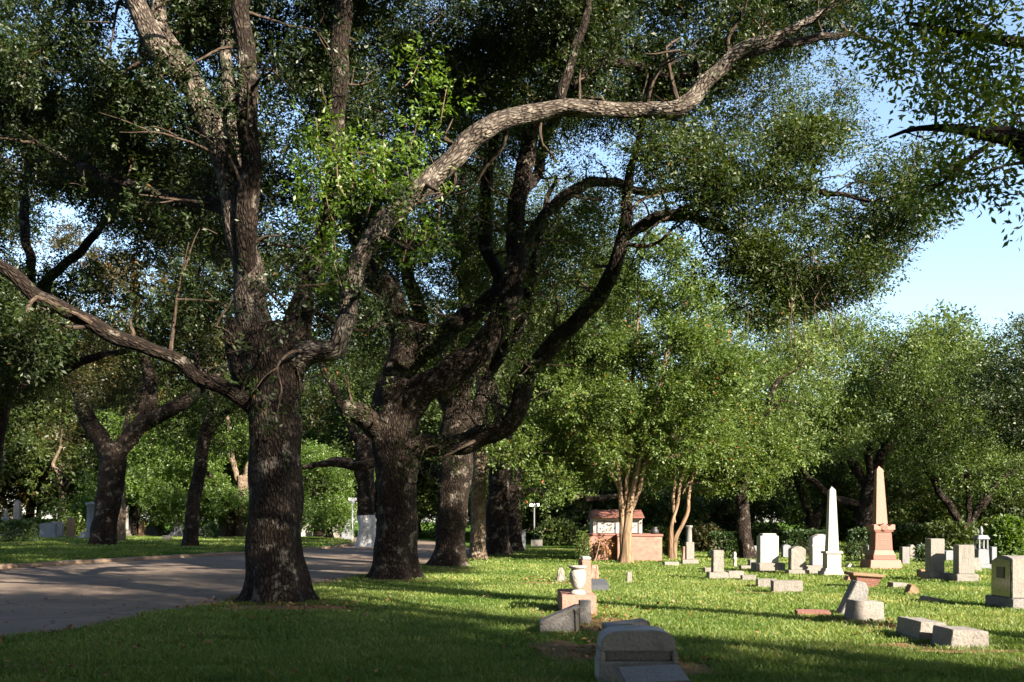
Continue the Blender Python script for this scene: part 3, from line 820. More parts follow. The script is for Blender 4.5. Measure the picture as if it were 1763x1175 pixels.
# whitewashed trunk across the road
def whitewashed():
    v = 944; Y = GY(v - 3); g = np.random.default_rng(40)
    b = P(632, v, Y); b[2] = .1
    Ls = [px_limb(l, Y) for l in [[(632, 946, 17), (632, 920, 15), (630, 860, 15), (628, 800, 16), (626, 750, 15)],
                                  [(628, 790, 12), (600, 720, 9), (560, 640, 7), (530, 560, 4)], [(626, 770, 12), (650, 690, 9), (670, 600, 6)], [(628, 800, 8), (580, 795, 7), (520, 805, 4)]]]
    bl = px_blobs(fill_poly([(480, 420), (740, 420), (740, 720), (640, 735), (560, 700), (500, 640)], [], 62, (Y - 3, Y + 4), g), 52, g)
    t = build_tree('oak_tree', 'oak across the road with its trunk foot painted white', b, Ls, bl, OAK, group='oaks across the road', segs=12, step=.14, leaf=(.14, .058), per=70, K=11, spread=.5, seed=40, twigs=3)
    tb = Tubes()
    tb.add(Ls[0][0], Ls[0][1] * 1.02, segs=22, step=.14, lump=.10, seed=40 * 31, flare=.6)
    tb.f = [np.vstack(tb.f)]; zz = np.vstack(tb.v)[tb.f[0]][:, :, 2].mean(1); tb.f = [tb.f[0][zz < 1.85]]; us, iv = np.unique(tb.f[0], return_inverse=True)
    tb.v = [np.vstack(tb.v)[us]]; tb.b = [np.vstack(tb.b)[us]]; tb.f = [iv.reshape(-1, 4)]
    link('painted_band', tb.mesh('painted_band', b), WASH, t)['label'] = 'whitewashed foot of the trunk'
whitewashed()

# ------------------------------------------------------------------ trees beyond the road on the left
row_oak('big forked oak trunk on the lawn across the road', 180, 950, 22,
        [[(176, 953, 23), (178, 930, 21), (184, 880, 21), (190, 830, 21), (194, 790, 23), (192, 765, 20)],
         [(190, 800, 18), (172, 760, 15, -.2), (150, 715, 14, -.4), (132, 670, 12, -.5), (110, 610, 9, -.6), (60, 540, 6, -.8)],
         [(196, 800, 18), (222, 755, 15), (255, 725, 14), (305, 700, 12, -.3), (355, 665, 9, -.6), (400, 620, 6, -.9)],
         [(252, 728, 12), (262, 680, 11), (250, 620, 9), (235, 540, 7), (230, 440, 4)],
         [(225, 750, 9), (246, 700, 8), (252, 650, 6)]],
        [(-80, 180), (420, 180), (430, 680), (330, 670), (200, 700), (100, 700), (-60, 660)], [(60, 420, 50), (130, 360, 50), (250, 370, 25), (30, 300, 40), (290, 690, 30)], 64, (-4, 5), 56, 31, mat=RUST, per=140, leaf=(.15, .064), group='oaks across the road')
row_oak('leaning slim oak on the kerbside lawn across the road', 328, 951, 14,
        [[(326, 953, 15), (328, 930, 12.5), (332, 880, 11.5), (340, 830, 11), (350, 770, 10.5), (358, 720, 9), (362, 670, 8)],
         [(352, 760, 7), (380, 720, 6), (420, 680, 5), (450, 620, 3)],
         [(362, 690, 6), (340, 620, 5), (330, 540, 3)]],
        [(220, 400), (450, 400), (450, 720), (400, 790), (290, 750)], [(310, 700, 26)], 62, (-2, 5), 52, 32, per=120, leaf=(.14, .06), group='oaks across the road')
row_oak('reddish sunlit trunk just behind the forked oak', 206, 942, 9,
        [[(206, 944, 10), (207, 900, 8.5), (208, 840, 8), (206, 780, 7)], [(207, 790, 5), (220, 720, 4), (240, 660, 3)]],
        [(120, 600), (280, 620), (260, 730), (150, 740)], [], 62, (0, 5), 50, 33, mat=RUST, leaf=(.15, .06), bark=BARK_P, group='oaks across the road')
row_oak('pale sunlit trunk with broken limbs at the far left', 106, 932, 8,
        [[(105, 934, 8.5), (106, 890, 7), (108, 850, 6.5), (110, 838, 6)], [(109, 845, 5), (100, 815, 4.5), (92, 800, 3), (104, 770, 2)], [(110, 842, 4), (125, 830, 3), (138, 815, 2)]],
        [(20, 690), (160, 700), (150, 800), (40, 800)], [], 62, (2, 9), 46, 34, mat=RUST, leaf=(.2, .085), per=55, bark=BARK_P, group='oaks across the road')
row_oak('sunlit thick trunk beside the far left lawn edge of the road', 414, 932, 10,
        [[(414, 934, 11), (414, 905, 10), (416, 870, 9.5), (418, 820, 9)], [(417, 850, 6), (400, 790, 5), (390, 700, 3)], [(418, 830, 6), (440, 760, 5), (450, 660, 3)]],
        [(340, 620), (480, 600), (500, 740), (420, 800), (350, 780)], [], 62, (0, 8), 50, 35, leaf=(.2, .085), per=55, bark=BARK_P, group='oaks across the road')
# big oak cut by the left edge of the picture
Yl = 31.0
gl = np.random.default_rng(51)
bl = P(-44, 985, Yl); bl[2] = .2
build_tree('oak_tree', 'dark forked oak at the left edge of the road, crown over the road', bl,
           [px_limb([(-44, 986, 26), (-38, 900, 24), (-24, 800, 22), (-6, 720, 20), (10, 650, 18), (14, 600, 16)], Yl),
            px_limb([(12, 640, 14), (2, 560, 13), (-10, 480, 11), (-30, 380, 8), (-60, 240, 5)], Yl),
            px_limb([(12, 625, 14), (40, 560, 12), (62, 520, 10), (95, 470, 8), (150, 420, 7), (190, 370, 6), (205, 330, 4)], Yl),
            px_limb([(60, 520, 8), (50, 440, 8, .6), (40, 350, 8, 1), (48, 290, 6, 1.2), (60, 200, 4, 1.4)], Yl),
            px_limb([(-6, 720, 12), (-60, 640, 10, -1), (-140, 560, 7, -2)], Yl),
            px_limb([(8, 690, 9), (80, 650, 8, -.5), (150, 620, 7, -.8), (230, 600, 4, -1)], Yl)],
           px_blobs(fill_poly([(-200, 60), (60, 100), (230, 170), (420, 330), (420, 400), (240, 380), (100, 560), (60, 680), (-60, 760), (-200, 700)], [(70, 430, 62), (150, 400, 50), (50, 310, 40), (250, 380, 30)], 70, (Yl - 4, Yl + 6), gl), 58, gl),
           OAK, group='oaks across the road', segs=14, step=.12, leaf=(.12, .05), per=130, K=11, spread=.42, seed=51, twigs=3)

# ------------------------------------------------------------------ crape myrtles by the brick tomb
def crape(label, stems, poly, holes, Y, dY, spacing, rpx, seed, per, leaf):
    g = np.random.default_rng(seed)
    b = P(stems[0][0][0], stems[0][0][1], Y); b[2] = 0
    return build_tree('crape_myrtle', label, b, [px_limb(s, Y) for s in stems], px_blobs(fill_poly(poly, holes, spacing, (Y + dY[0], Y + dY[1]), g), rpx, g, sq=.9), MYRTLE, bark=BARK_M,
                      trunk_n=2, segs=10, step=.15, leaf=leaf, per=per, K=11, spread=.40, seed=seed, flare=.35, twigs=5, group='crape myrtles by the brick tomb', wander=.03)
Yc = GY(968)
crape('tall crape myrtle with thick pale stems before the brick tomb',
      [[(1077, 970, 11), (1078, 940, 9), (1080, 900, 8), (1086, 860, 6.2), (1094, 820, 4.8), (1105, 770, 4), (1130, 690, 4), (1150, 600, 3)],
       [(1073, 969, 7), (1073, 930, 6), (1070, 880, 5), (1066, 830, 4), (1060, 790, 3.5), (1050, 730, 4), (1040, 640, 3)],
       [(1083, 890, 5), (1098, 850, 4.5), (1110, 800, 4), (1140, 760, 3), (1190, 700, 2)],
       [(1074, 880, 4), (1080, 820, 4), (1085, 760, 3.5), (1090, 660, 3), (1100, 540, 2)],
       [(1068, 850, 4), (1040, 790, 3), (1000, 740, 2.5), (960, 700, 2)],
       [(1110, 800, 4), (1160, 785, 3), (1200, 770, 2), (1225, 755, 1.2)]],
      [(940, 640), (1000, 520), (1080, 440), (1170, 420), (1230, 500), (1270, 570), (1290, 640), (1280, 740), (1240, 800), (1150, 800), (1090, 790), (1020, 810), (930, 850), (880, 800), (900, 720)], [(1075, 830, 30)], Yc - .2, (-3, 3.2), 44, 40, 61, 84, (.125, .058))
Yd = GY(966)
crape('slender crape myrtle with thin pale stems right of the brick tomb',
      [[(1156, 967, 4.5), (1155, 930, 4), (1157, 900, 3.6), (1166, 870, 3), (1172, 830, 3), (1190, 780, 2.5), (1220, 700, 2)],
       [(1161, 967, 4.5), (1163, 930, 4), (1174, 905, 3.5), (1184, 880, 3.5), (1186, 850, 3), (1200, 800, 2.5), (1250, 720, 2)],
       [(1162, 900, 3), (1158, 860, 3), (1163, 820, 2.5), (1150, 760, 2)],
       [(1175, 850, 2.5), (1190, 825, 2.2), (1215, 800, 1.6), (1235, 785, 1)]],
      [(1180, 640), (1290, 620), (1345, 700), (1350, 780), (1310, 830), (1240, 850), (1180, 835), (1130, 800)], [], Yd + 1.5, (-1.5, 3), 44, 40, 62, 80, (.125, .058))

# ------------------------------------------------------------------ oaks behind the graves, right
def back_oak(label, u, v, limbs, poly, holes, spacing, dY, rpx, seed, per=70, leaf=(.17, .07), mat=FAR, bark=BARK, Y=None, group='oaks behind the graves'):
    Y = Y or GY(v)
    g = np.random.default_rng(seed)
    b = P(u, v, Y); b[2] = 0
    return build_tree('oak_tree', label, b, [px_limb(l, Y) for l in limbs], px_blobs(fill_poly(poly, holes, spacing, (Y + dY[0], Y + dY[1]), g), rpx, g, sq=.75), mat, bark=bark, group=group,
                      segs=12, step=.2, leaf=leaf, per=per, K=10, spread=.6, seed=seed, twigs=3)
back_oak('straight thick trunk rising behind the clipped bush left of the white obelisk', 1281, 962,
         [[(1284, 964, 14), (1282, 930, 12), (1279, 880, 11), (1278, 830, 10), (1280, 770, 9)], [(1279, 800, 7), (1310, 730, 6), (1340, 650, 4)], [(1279, 790, 7), (1260, 700, 5), (1250, 600, 3)]],
         [(1200, 520), (1300, 480), (1420, 530), (1430, 640), (1380, 760), (1320, 830), (1240, 800)], [(1240, 500, 20)], 54, (0, 7), 50, 71, leaf=(.15, .062))
back_oak('broad sunlit oak with a heavy trunk behind the pink obelisk', 1495, 950,
         [[(1496, 952, 22), (1494, 920, 19), (1494, 880, 18), (1498, 850, 17), (1500, 820, 14)], [(1496, 850, 11), (1470, 800, 9), (1440, 740, 7), (1420, 660, 5)], [(1500, 840, 11), (1520, 780, 9), (1560, 720, 7), (1620, 690, 5), (1680, 680, 3)],
          [(1500, 830, 9), (1495, 760, 8), (1500, 680, 6), (1540, 610, 4)], [(1494, 870, 9), (1440, 860, 8), (1400, 830, 6), (1370, 790, 4)], [(1560, 722, 6), (1590, 660, 5), (1640, 620, 3)]],
         [(1310, 640), (1340, 570), (1400, 560), (1480, 560), (1560, 545), (1640, 570), (1710, 600), (1730, 700), (1700, 790), (1600, 800), (1540, 790), (1470, 800), (1390, 800), (1330, 740)], [(1500, 720, 22), (1380, 650, 22), (1580, 690, 22)], 44, (-4, 5), 42, 72, per=95, leaf=(.17, .07), Y=52)
back_oak('dark forked oak with low sweeping boughs at the right behind the graves', 1665, 948,
         [[(1668, 950, 13), (1666, 920, 11), (1664, 905, 11)], [(1664, 912, 8), (1640, 880, 7), (1620, 850, 6), (1590, 800, 4)], [(1666, 910, 8), (1690, 870, 7), (1720, 830, 5), (1760, 800, 4)], [(1665, 908, 6), (1668, 850, 5), (1660, 770, 4)]],
         [(1550, 760), (1650, 720), (1780, 700), (1850, 760), (1850, 860), (1720, 850), (1640, 830), (1570, 850)], [], 46, (-3, 4), 44, 73, per=70, leaf=(.17, .07), Y=56)
back_oak('dark oak with twin dark stems behind the white obelisk', 1395, 948,
         [[(1400, 950, 14), (1398, 920, 12), (1400, 890, 12)], [(1400, 900, 8), (1380, 850, 7), (1370, 800, 5), (1360, 740, 3)], [(1402, 895, 8), (1430, 860, 7), (1450, 800, 5), (1470, 740, 3)]],
         [(1320, 700), (1400, 650), (1480, 700), (1500, 800), (1470, 850), (1400, 850), (1330, 850)], [], 48, (-3, 4), 46, 74, per=75, Y=58, mat=OAK)
# dark crown leaning in from the right edge
Ye = 42.0
ge = np.random.default_rng(81)
be = np.array([25.5, Ye, 0])
build_tree('oak_tree', 'dark crowned tree leaning in at the right edge above the polished headstone', be,
           [px_limb([(1915, 962, 16), (1912, 900, 19), (1900, 800, 17), (1880, 730, 14)], Ye), px_limb([(1885, 745, 10), (1840, 710, 8), (1790, 700, 6), (1740, 715, 4)], Ye), px_limb([(1885, 740, 10), (1870, 660, 8), (1830, 600, 5)], Ye), px_limb([(1882, 735, 10), (1930, 650, 8), (1960, 560, 5)], Ye)],
           px_blobs(fill_poly([(1700, 640), (1740, 590), (1800, 560), (1960, 520), (2040, 640), (2000, 760), (1880, 780), (1790, 770), (1720, 730)], [], 46, (Ye - 1.5, Ye + 2.5), ge), 44, ge), OAK_SHADED,  # crown's shade painted in with the darker leaf
           segs=14, step=.12, leaf=(.14, .06), per=85, K=11, spread=.5, seed=81, twigs=3, group='oaks behind the graves')
# near tree whose boughs hang into the top right corner
Yn = 9.6
gn = np.random.default_rng(91)
bn = np.array([8.6, 6.5, 0])
build_tree('oak_tree', 'leafy bough hanging into the upper right corner against the sky', bn,
           [(np.array([[8.6, 6.5, -.05], [8.6, 6.55, 1.5], [8.5, 6.6, 3], [8.3, 6.8, 4.5], [8.2, 7, 6]]), np.array([.36, .30, .28, .27, .22])),
            (np.array([[8.2, 6.9, 5.2], [8.4, 6.6, 8], [8.7, 6.4, 11], [8.6, 6.3, 15]]), np.array([.22, .18, .12, .05])),
            (np.array([[8.3, 6.7, 4.2], P(1900, 300, Yn), P(1763, 238, Yn), P(1700, 228, Yn), P(1640, 215, Yn + .3), P(1580, 228, Yn + .4), P(1530, 245, Yn + .5)]), np.array([.2, .14, .10, .075, .045, .025, .012])),
            (np.array([[8.2, 6.9, 5.5], P(1900, 60, Yn + 1), P(1760, 65, Yn + 1), P(1660, 62, Yn + 1.2), P(1560, 50, Yn + 1.3)]), np.array([.18, .12, .06, .04, .02])),
            (np.array([[8.2, 7, 5.8], P(1950, -150, Yn), P(1800, -250, Yn), P(1600, -300, Yn)]), np.array([.2, .14, .09, .04])),
            (np.array([P(1720, 232, Yn), P(1680, 270, Yn - .1), P(1640, 300, Yn - .2), P(1600, 330, Yn - .3)]), np.array([.035, .025, .016, .008])),
            (np.array([P(1800, 265, Yn), P(1760, 280, Yn - .2), P(1720, 285, Yn - .3), P(1680, 300, Yn - .3)]), np.array([.03, .02, .012, .008]))],
           [(P(u, v, Yn + dy), np.array([r, r, r * .7]) / F * Yn, w * .62) for (u, v, dy, r, w) in
            [(1560, 30, 1.2, 60, 1), (1640, 50, 1.2, 62, 1), (1720, 30, 1, 62, 1), (1600, 110, 1, 50, .9), (1670, 120, .8, 50, .9), (1740, 110, .8, 55, 1), (1530, 90, 1.3, 40, .6), (1620, 170, .6, 46, .8), (1700, 180, .4, 46, .8),
             (1760, 190, .2, 46, .8), (1580, 235, .4, 30, .45), (1640, 215, .2, 40, .6), (1700, 240, 0, 44, .7), (1760, 250, 0, 44, .7), (1640, 300, -.2, 34, .45), (1690, 310, -.2, 34, .45), (1600, 320, -.3, 22, .25), (1740, 335, -.2, 26, .3),
             (1725, 365, -.2, 22, .25), (1800, 60, 1, 70, 1), (1850, 180, .5, 70, 1), (1650, -60, 1, 80, 1), (1780, -80, 1, 80, 1), (1560, -70, 1.2, 70, 1), (1900, -60, 0, 90, 1), (1700, -200, 0, 90, 1), (1850, -220, 0, 90, 1)]] +
           [(np.array([8.6 + .9 * math.cos(k * 2.4), 6.4 + 1.3 * math.sin(k * 2.4), 11.2 + .38 * k]), np.array([1.1, 1.1, .6]), 2.4) for k in range(13)],  # unseen upper crown, added to dapple the light on the nearest oak
           LITLEAF, segs=12, step=.12, leaf=(.085, .034), per=42, K=10, spread=.34, seed=91, twigs=4, twig_r=.012, cat='tree', group='oaks behind the viewer')

# ------------------------------------------------------------------ generic oaks: templates copied for the far wood and for the shade trees added behind the viewer
def template(label, seed, H, W, trunk_h, mat, leaf, per, nl, group, loc, low=0.0, r0=.45, K=10, gap=0.0, sx=0.0):
    g = np.random.default_rng(seed)
    lim = [(np.array([[0, 0, -.05], [.05, 0, trunk_h * .5], [.1, .05, trunk_h], [.1, .1, trunk_h * 1.35]]), np.array([r0, r0 * .85, r0 * .8, r0 * .5]))]
    bl = []
    for i in range(nl):
        a = i * 2.4 + g.uniform(-.4, .4)
        w = W * g.uniform(.55, 1); h = g.uniform(trunk_h * .9 if low == 0 else low, H * .9)
        e = np.array([math.cos(a) * w, math.sin(a) * w, h])
        m1 = np.array([e[0] * .25, e[1] * .25, trunk_h * 1.1 + .2 * (h - trunk_h)])
        m2 = np.array([e[0] * .6, e[1] * .6, trunk_h * 1.2 + .55 * (h - trunk_h)]) + g.normal(0, .3, 3)
        lim.append((np.array([[.1, .05, trunk_h * .85], m1, m2, e]), np.array([r0 * .55, r0 * .38, r0 * .24, r0 * .1])))
        for t in (.55, .8, 1.02):
            c = m1 * (1 - t) + e * t + g.normal(0, .12, 3) * W
            bl.append((c, np.array([1.0, 1.0, .72]) * W * g.uniform(.22, .34)))
    for i in range(nl // 2):
        bl.append((np.array([g.normal(0, .35) * W, g.normal(0, .35) * W, H * g.uniform(.78, .98)]), np.array([1, 1, .7]) * W * g.uniform(.24, .34)))
    t = build_tree('oak_tree', label, (0, 0, 0), lim, bl, mat, group=group, segs=9, step=.3, leaf=leaf, per=per, K=K, spread=.8, seed=seed, twigs=2, twig_r=.03, gap=gap)
    t.location = loc
    return t

FARLAB = 'distant green oak in the wood behind the graves, crown merging with its neighbours'
GF = 'distant oaks of the wood behind the graves'
farT = [template(FARLAB, 201, 11, 6.0, 2.6, FAR, (.30, .13), 62, 9, GF, (18, 78, 0), low=2.2),
        template(FARLAB, 202, 14, 6.5, 3.2, FAR, (.32, .14), 62, 9, GF, (-2, 84, 0), low=2.6),
        template(FARLAB, 203, 9, 6.5, 2.0, OAK, (.30, .13), 66, 9, GF, (8, 92, 0), low=1.2)]
fspots = [(27, 80, 0, 1), (36, 76, 1, .8), (45, 82, 2, 1.1), (54, 78, 0, 1.1), (62, 84, 1, .9), (23, 95, 1, 1), (33, 97, 2, 1.2), (44, 98, 0, 1.2), (56, 98, 1, 1.1), (68, 96, 0, 1.2), (13, 76, 2, 1),
          (3, 74, 2, .9), (-6, 92, 1, 1.1), (10, 104, 1, 1.2), (-1, 108, 0, 1.3), (22, 62, 2, .7), (31, 64, 2, .75), (39, 62, 2, .8), (12, 62, 2, .72), (5, 66, 2, .75), (78, 100, 1, 1.2), (30, 74, 1, 1.0), (40, 88, 1, 1.3), (50, 90, 0, 1.3), (15, 90, 1, 1.2), (58, 70, 2, 1)]
for i, (x, y, k, s) in enumerate(fspots):
    c = copy_tree(farT[k]); c.location = (x, y, 0); c.scale = (s, s, s * (.9 + .2 * ((i * 7) % 5) / 5)); c.rotation_euler = (0, 0, i * 1.9)
LEFTLAB = 'distant tree of the wood beyond the road, crown merging with its neighbours'
GL = 'distant trees of the wood beyond the road'
lT = [template(LEFTLAB, 211, 12, 6, 3.0, BRIGHT, (.28, .13), 62, 9, GL, (-24, 86, .3), low=1.8),
      template(LEFTLAB, 212, 12, 6, 2.8, RUST, (.28, .12), 60, 9, GL, (-50, 78, .3), low=2.0)]
lT.append(template(LEFTLAB, 213, 13, 6.5, 3.0, OAK, (.28, .12), 66, 9, GL, (-38, 98, .3), low=2.4))
lspots = [(-33, 92, 2, 1), (-16, 96, 0, .9), (-42, 86, 1, 1), (-62, 84, 1, 1.1), (-70, 96, 2, 1.1), (-56, 98, 2, 1.1), (-46, 104, 1, 1.2), (-27, 106, 1, 1.1), (-19, 112, 2, 1.2), (-10, 104, 0, .9), (-80, 90, 1, 1.2), (-17, 88, 2, 1.3),
          (-44, 112, 2, 1.8), (-30, 118, 1, 1.9), (-14, 122, 2, 1.8), (-58, 110, 1, 1.8), (-74, 112, 2, 1.8), (2, 124, 1, 1.8), (-88, 100, 1, 1.6), (-29, 76, 0, .75), (-22.5, 79, 0, .72), (-13.5, 73, 0, .55), (-36, 84, 2, 1.3), (-5, 86, 2, 1.35), (-46, 80, 2, 1.2), (-52, 90, 2, 1.4), (3, 92, 2, 1.5)]
for i, (x, y, k, s) in enumerate(lspots):
    c = copy_tree(lT[k]); c.location = (x, y, .3); c.scale = (s, s, s); c.rotation_euler = (0, 0, i * 2.3 + 1)

# unseen oaks round the viewer, added to shade the near lawn and the road
GB = 'oaks behind the viewer'
cT = template('unseen spreading oak added behind the viewer to shade the near lawn', 221, 12.5, 6.0, 3.0, OAK, (.17, .08), 80, 11, GB, (9.5, -1.5, 0), low=3.6, K=9, gap=.36)
cT.scale = (.85, .85, .95)
for (x, y, s, rz, sz) in [(14.2, -3.4, .75, .5, 1), (17.6, -6.6, .9, 5, 1), (11.6, .6, .5, 3, 1), (14.5, -5.5, 1, 1.1, 1.0), (4, -5, .9, 3.6, 1.1), (20, -10, 1.1, .3, 1.1), (10, -12, 1.1, 2.1, 1.1), (-3, -8, 1.0, 4.1, 1.2), (-10.5, -1, 1.0, 5.2, 1.15), (-13, 9, .9, .6, 1.05), (26, -18, 1.1, 2.2, 1.2),
                          (-14, -12, 1.1, 1.5, 1.2), (-24, 10, 1.1, 3.3, 1.1), (-20, -2, 1.1, 2.0, 1.1), (0, -18, 1.2, .4, 1.2), (14, -24, 1.2, 3, 1.3), (-8, -26, 1.2, .8, 1.3), (-22, -22, 1.2, 2, 1.3), (-34, 2, 1.2, 4, 1.2)]:
    c = copy_tree(cT); c.location = (x, y, 0); c.rotation_euler = (0, 0, rz); c.scale = (s, s, s * sz)
cH = template('unseen tall high crowned oak added beside the viewer to shade the road', 222, 18, 4.6, 9.5, OAK, (.17, .08), 72, 10, GB, (13.6, 6.6, 0), low=13.0, K=9, gap=.42)
cH.scale = (.8, .8, 1)
for (x, y, s, rz, sz) in [(11.5, .2, .8, 2.2, .95), (2, 0, .9, 4.4, 1.0), (-5, -1, .9, 1.4, .95), (-9.5, 5.5, .9, 3, 1), (5.5, -6, 1, .3, 1), (-1, -12, 1.1, 5, 1), (7.6, -.8, .95, 2.9, .85), (11, -6, 1.1, .9, .9), (-3.5, 4.5, .8, .2, 1), (17, -10, 1.2, 3.3, .95), (4, -12, 1.2, 1, 1)]:  # unseen high canopy, partly added to close off sky light overhead
    c = copy_tree(cH); c.location = (x, y, 0); c.rotation_euler = (0, 0, rz); c.scale = (s, s, s * sz)

# ------------------------------------------------------------------ hedges and shrubs
def shrub(name, label, cat, x, y, sx, sy, sz, z0=0.0, mat=HEDGE, seed=1, leaf=(.09, .05), n=None, boxy=True, group=None, stems=0):
    g = np.random.default_rng(seed)
    root = empty(name, (x, y, z0)); tag(root, label, cat, group)
    lv = Leaves()
    n = n or int((sx * sz * 2 + sy * sz * 2 + sx * sy) * 130)
    q = g.uniform(-1, 1, (n, 3))
    if boxy:
        ax = g.choice(3, n, p=np.array([sy * sz, sx * sz, sx * sy]) / (sy * sz + sx * sz + sx * sy))
        sgn = np.where(g.random(n) < .5, -1., 1.)
        q[np.arange(n), ax] = sgn * g.uniform(.86, 1.02, n)
        q[:, 2] = np.where((ax == 2), np.abs(q[:, 2]), q[:, 2])
        q /= np.maximum(1, (np.abs(q) ** 6).sum(1) ** (1 / 6))[:, None]
    else:
        q = g.normal(0, 1, (n, 3)); q /= np.linalg.norm(q, axis=1)[:, None]; q *= (g.random(n) ** .35)[:, None]
    q *= (1 + .10 * vnoise(q * 3, 2, seed))[:, None]
    p = q * np.array([sx / 2, sy / 2, sz / 2]) + np.array([0, 0, sz / 2])
    d = q + g.normal(0, .5, p.shape)
    lv.add(*sprays(p, d, 8, leaf[0], leaf[1], leaf[0] * 1.8, g, flat=.3))
    link('foliage', lv.mesh('foliage'), mat, root)
    tb = Tubes()
    for k in range(max(3, stems)):
        e = np.array([g.uniform(-.35, .35) * sx, g.uniform(-.35, .35) * sy, sz * .8])
        tb.add([np.array([e[0] * .5, e[1] * .5, -.02]), e * np.array([.7, .7, .5]), e], [.035, .028, .015], segs=6, step=.2, lump=.05, seed=k)
    link('stem', tb.mesh('stem'), TWIG, root)
    return root
def S(u, v, wpx, hpx, **k):
    x, y = G(u, v); s = y / F
    return dict(x=x, y=y + wpx * s * .3, sx=wpx * s, sy=wpx * s * .6, sz=hpx * s)
shrub('clipped_bush', 'dark clipped box bush before the thick trunk left of the white obelisk', 'bush', **S(1252, 962, 48, 40), seed=301)
shrub('hedge', 'clipped dark hedge behind the white headstones left of the white obelisk', 'hedge', *[], **{**S(1393, 958, 66, 40), 'sy': .8}, seed=302)
shrub('clipped_bush', 'upright clipped bush between the white and the pink obelisks', 'bush', **S(1488, 968, 38, 52), seed=303)
shrub('low_hedge', 'low bright hedge along the foot of the wood between the obelisks', 'hedge', **{**S(1465, 956, 110, 14), 'sy': .6}, seed=304, mat=MYRTLE)
shrub('hedge', 'boxy dark hedge on the lawn at the far left of the road', 'hedge', **S(27, 945, 44, 37), z0=.2, seed=305)
shrub('low_hedge', 'long low sunlit hedge behind the far left gravestones', 'hedge', x=-35, y=74, sx=11, sy=.8, sz=1.2, z0=.3, seed=306, mat=MYRTLE)
shrub('shrub', 'narrow leafy shrub with bare stems left of the brick tomb', 'shrub', **S(1003, 969, 21, 54), seed=307, mat=MYRTLE, leaf=(.07, .035), boxy=False, n=260, stems=7)
shrub('clipped_bush', 'dark rounded bush on the lawn right of the leaning slim oak', 'bush', **S(361, 934, 26, 26), z0=.2, seed=308, boxy=False)
shrub('shrub', 'small shrub among the dark distant stones on the right', 'shrub', **S(1592, 968, 26, 24), seed=309, boxy=False)
shrub('shrub', 'bright leafy shrub at the right edge behind the grey blue monument', 'shrub', **S(1745, 962, 50, 66), seed=310, boxy=False, mat=BRIGHT, leaf=(.16, .08))
shrub('shrub', 'dark shrub right of the twin crape myrtle stems', 'shrub', **S(1222, 950, 50, 40), seed=311, boxy=False, leaf=(.14, .07), mat=RUST)
shrub('shrub', 'dark bush behind the brick tomb on its right', 'shrub', **S(1128, 958, 70, 46), seed=312, boxy=False, leaf=(.14, .07), mat=MYRTLE)
for i, (u, v, w, h) in enumerate([(960, 940, 60, 40), (1040, 944, 70, 40), (1320, 946, 60, 36), (1560, 950, 80, 42), (1640, 950, 90, 44), (1720, 948, 80, 46), (1200, 942, 60, 44)]):
    shrub('shrub', 'dark undergrowth bush at the foot of the distant wood behind the graves', 'shrub', **{**S(u, v, w, h), 'sy': 1.6}, seed=320 + i, boxy=False, leaf=(.22, .11), mat=OAK, n=400, group='undergrowth bushes at the foot of the wood')

# ------------------------------------------------------------------ stone building
def box(bm, x0, x1, y0, y1, z0, z1, tx=0.0, ty=0.0):
    v = [bm.verts.new(c) for c in [(x0, y0, z0), (x1, y0, z0), (x1, y1, z0), (x0, y1, z0), (x0 + tx, y0 + ty, z1), (x1 - tx, y0 + ty, z1), (x1 - tx, y1 - ty, z1), (x0 + tx, y1 - ty, z1)]]
    for f in [(3, 2, 1, 0), (4, 5, 6, 7), (0, 1, 5, 4), (1, 2, 6, 5), (2, 3, 7, 6), (3, 0, 4, 7)]:
        bm.faces.new([v[i] for i in f])

def prism(bm, prof, y0, y1, axis='y'):
    """outline (a, z) pushed through y (or x)"""
    def c(a, z, d): return (a, d, z) if axis == 'y' else (d, a, z)
    A = [bm.verts.new(c(a, z, y0)) for a, z in prof]; B = [bm.verts.new(c(a, z, y1)) for a, z in prof]
    n = len(prof)
    bm.faces.new(A); bm.faces.new(B[::-1])
    for i in range(n):
        bm.faces.new([A[i], B[i], B[(i + 1) % n], A[(i + 1) % n]])

def lathe(bm, prof, n=28, x=0, y=0):
    rings = []
    for r, z in prof:
        rings.append([bm.verts.new((x + r * math.cos(2 * math.pi * k / n), y + r * math.sin(2 * math.pi * k / n), z)) for k in range(n)])
    for a, b in zip(rings, rings[1:]):
        for k in range(n):
            bm.faces.new([a[k], a[(k + 1) % n], b[(k + 1) % n], b[k]])
    bm.faces.new(rings[0][::-1]); bm.faces.new(rings[-1])

def part(name, fn, mat, parent, bevel=.012, rough=0.0, cuts=4, seed=0, smooth=False, rot=None, loc=None):
    bm = bmesh.new(); fn(bm)
    bmesh.ops.recalc_face_normals(bm, faces=bm.faces)
    if bevel:
        ed = [e for e in bm.edges if len(e.link_faces) == 2 and e.calc_face_angle(0) > .5]
        bmesh.ops.bevel(bm, geom=ed, offset=bevel, segments=2, affect='EDGES', clamp_overlap=True)
    if rough:
        bmesh.ops.triangulate(bm, faces=[f for f in bm.faces if len(f.verts) > 4])
        big = [e for e in bm.edges if e.calc_length() > .05]
        bmesh.ops.subdivide_edges(bm, edges=big, cuts=cuts, use_grid_fill=True)
        bm.normal_update()
        o = Vector((seed * 3.7, seed * 1.3, 0))
        for v in bm.verts:
            a = noise.noise(v.co * 9 + o) * .55 + noise.noise(v.co * 24 + o) * .45
            v.co += v.normal * a * rough
    me = bpy.data.meshes.new(name); bm.to_mesh(me); bm.free()
    if smooth:
        for p in me.polygons: p.use_smooth = True
    o = link(name, me, mat, parent)
    if rot: o.rotation_euler = rot
    if loc: o.location = loc
    return o

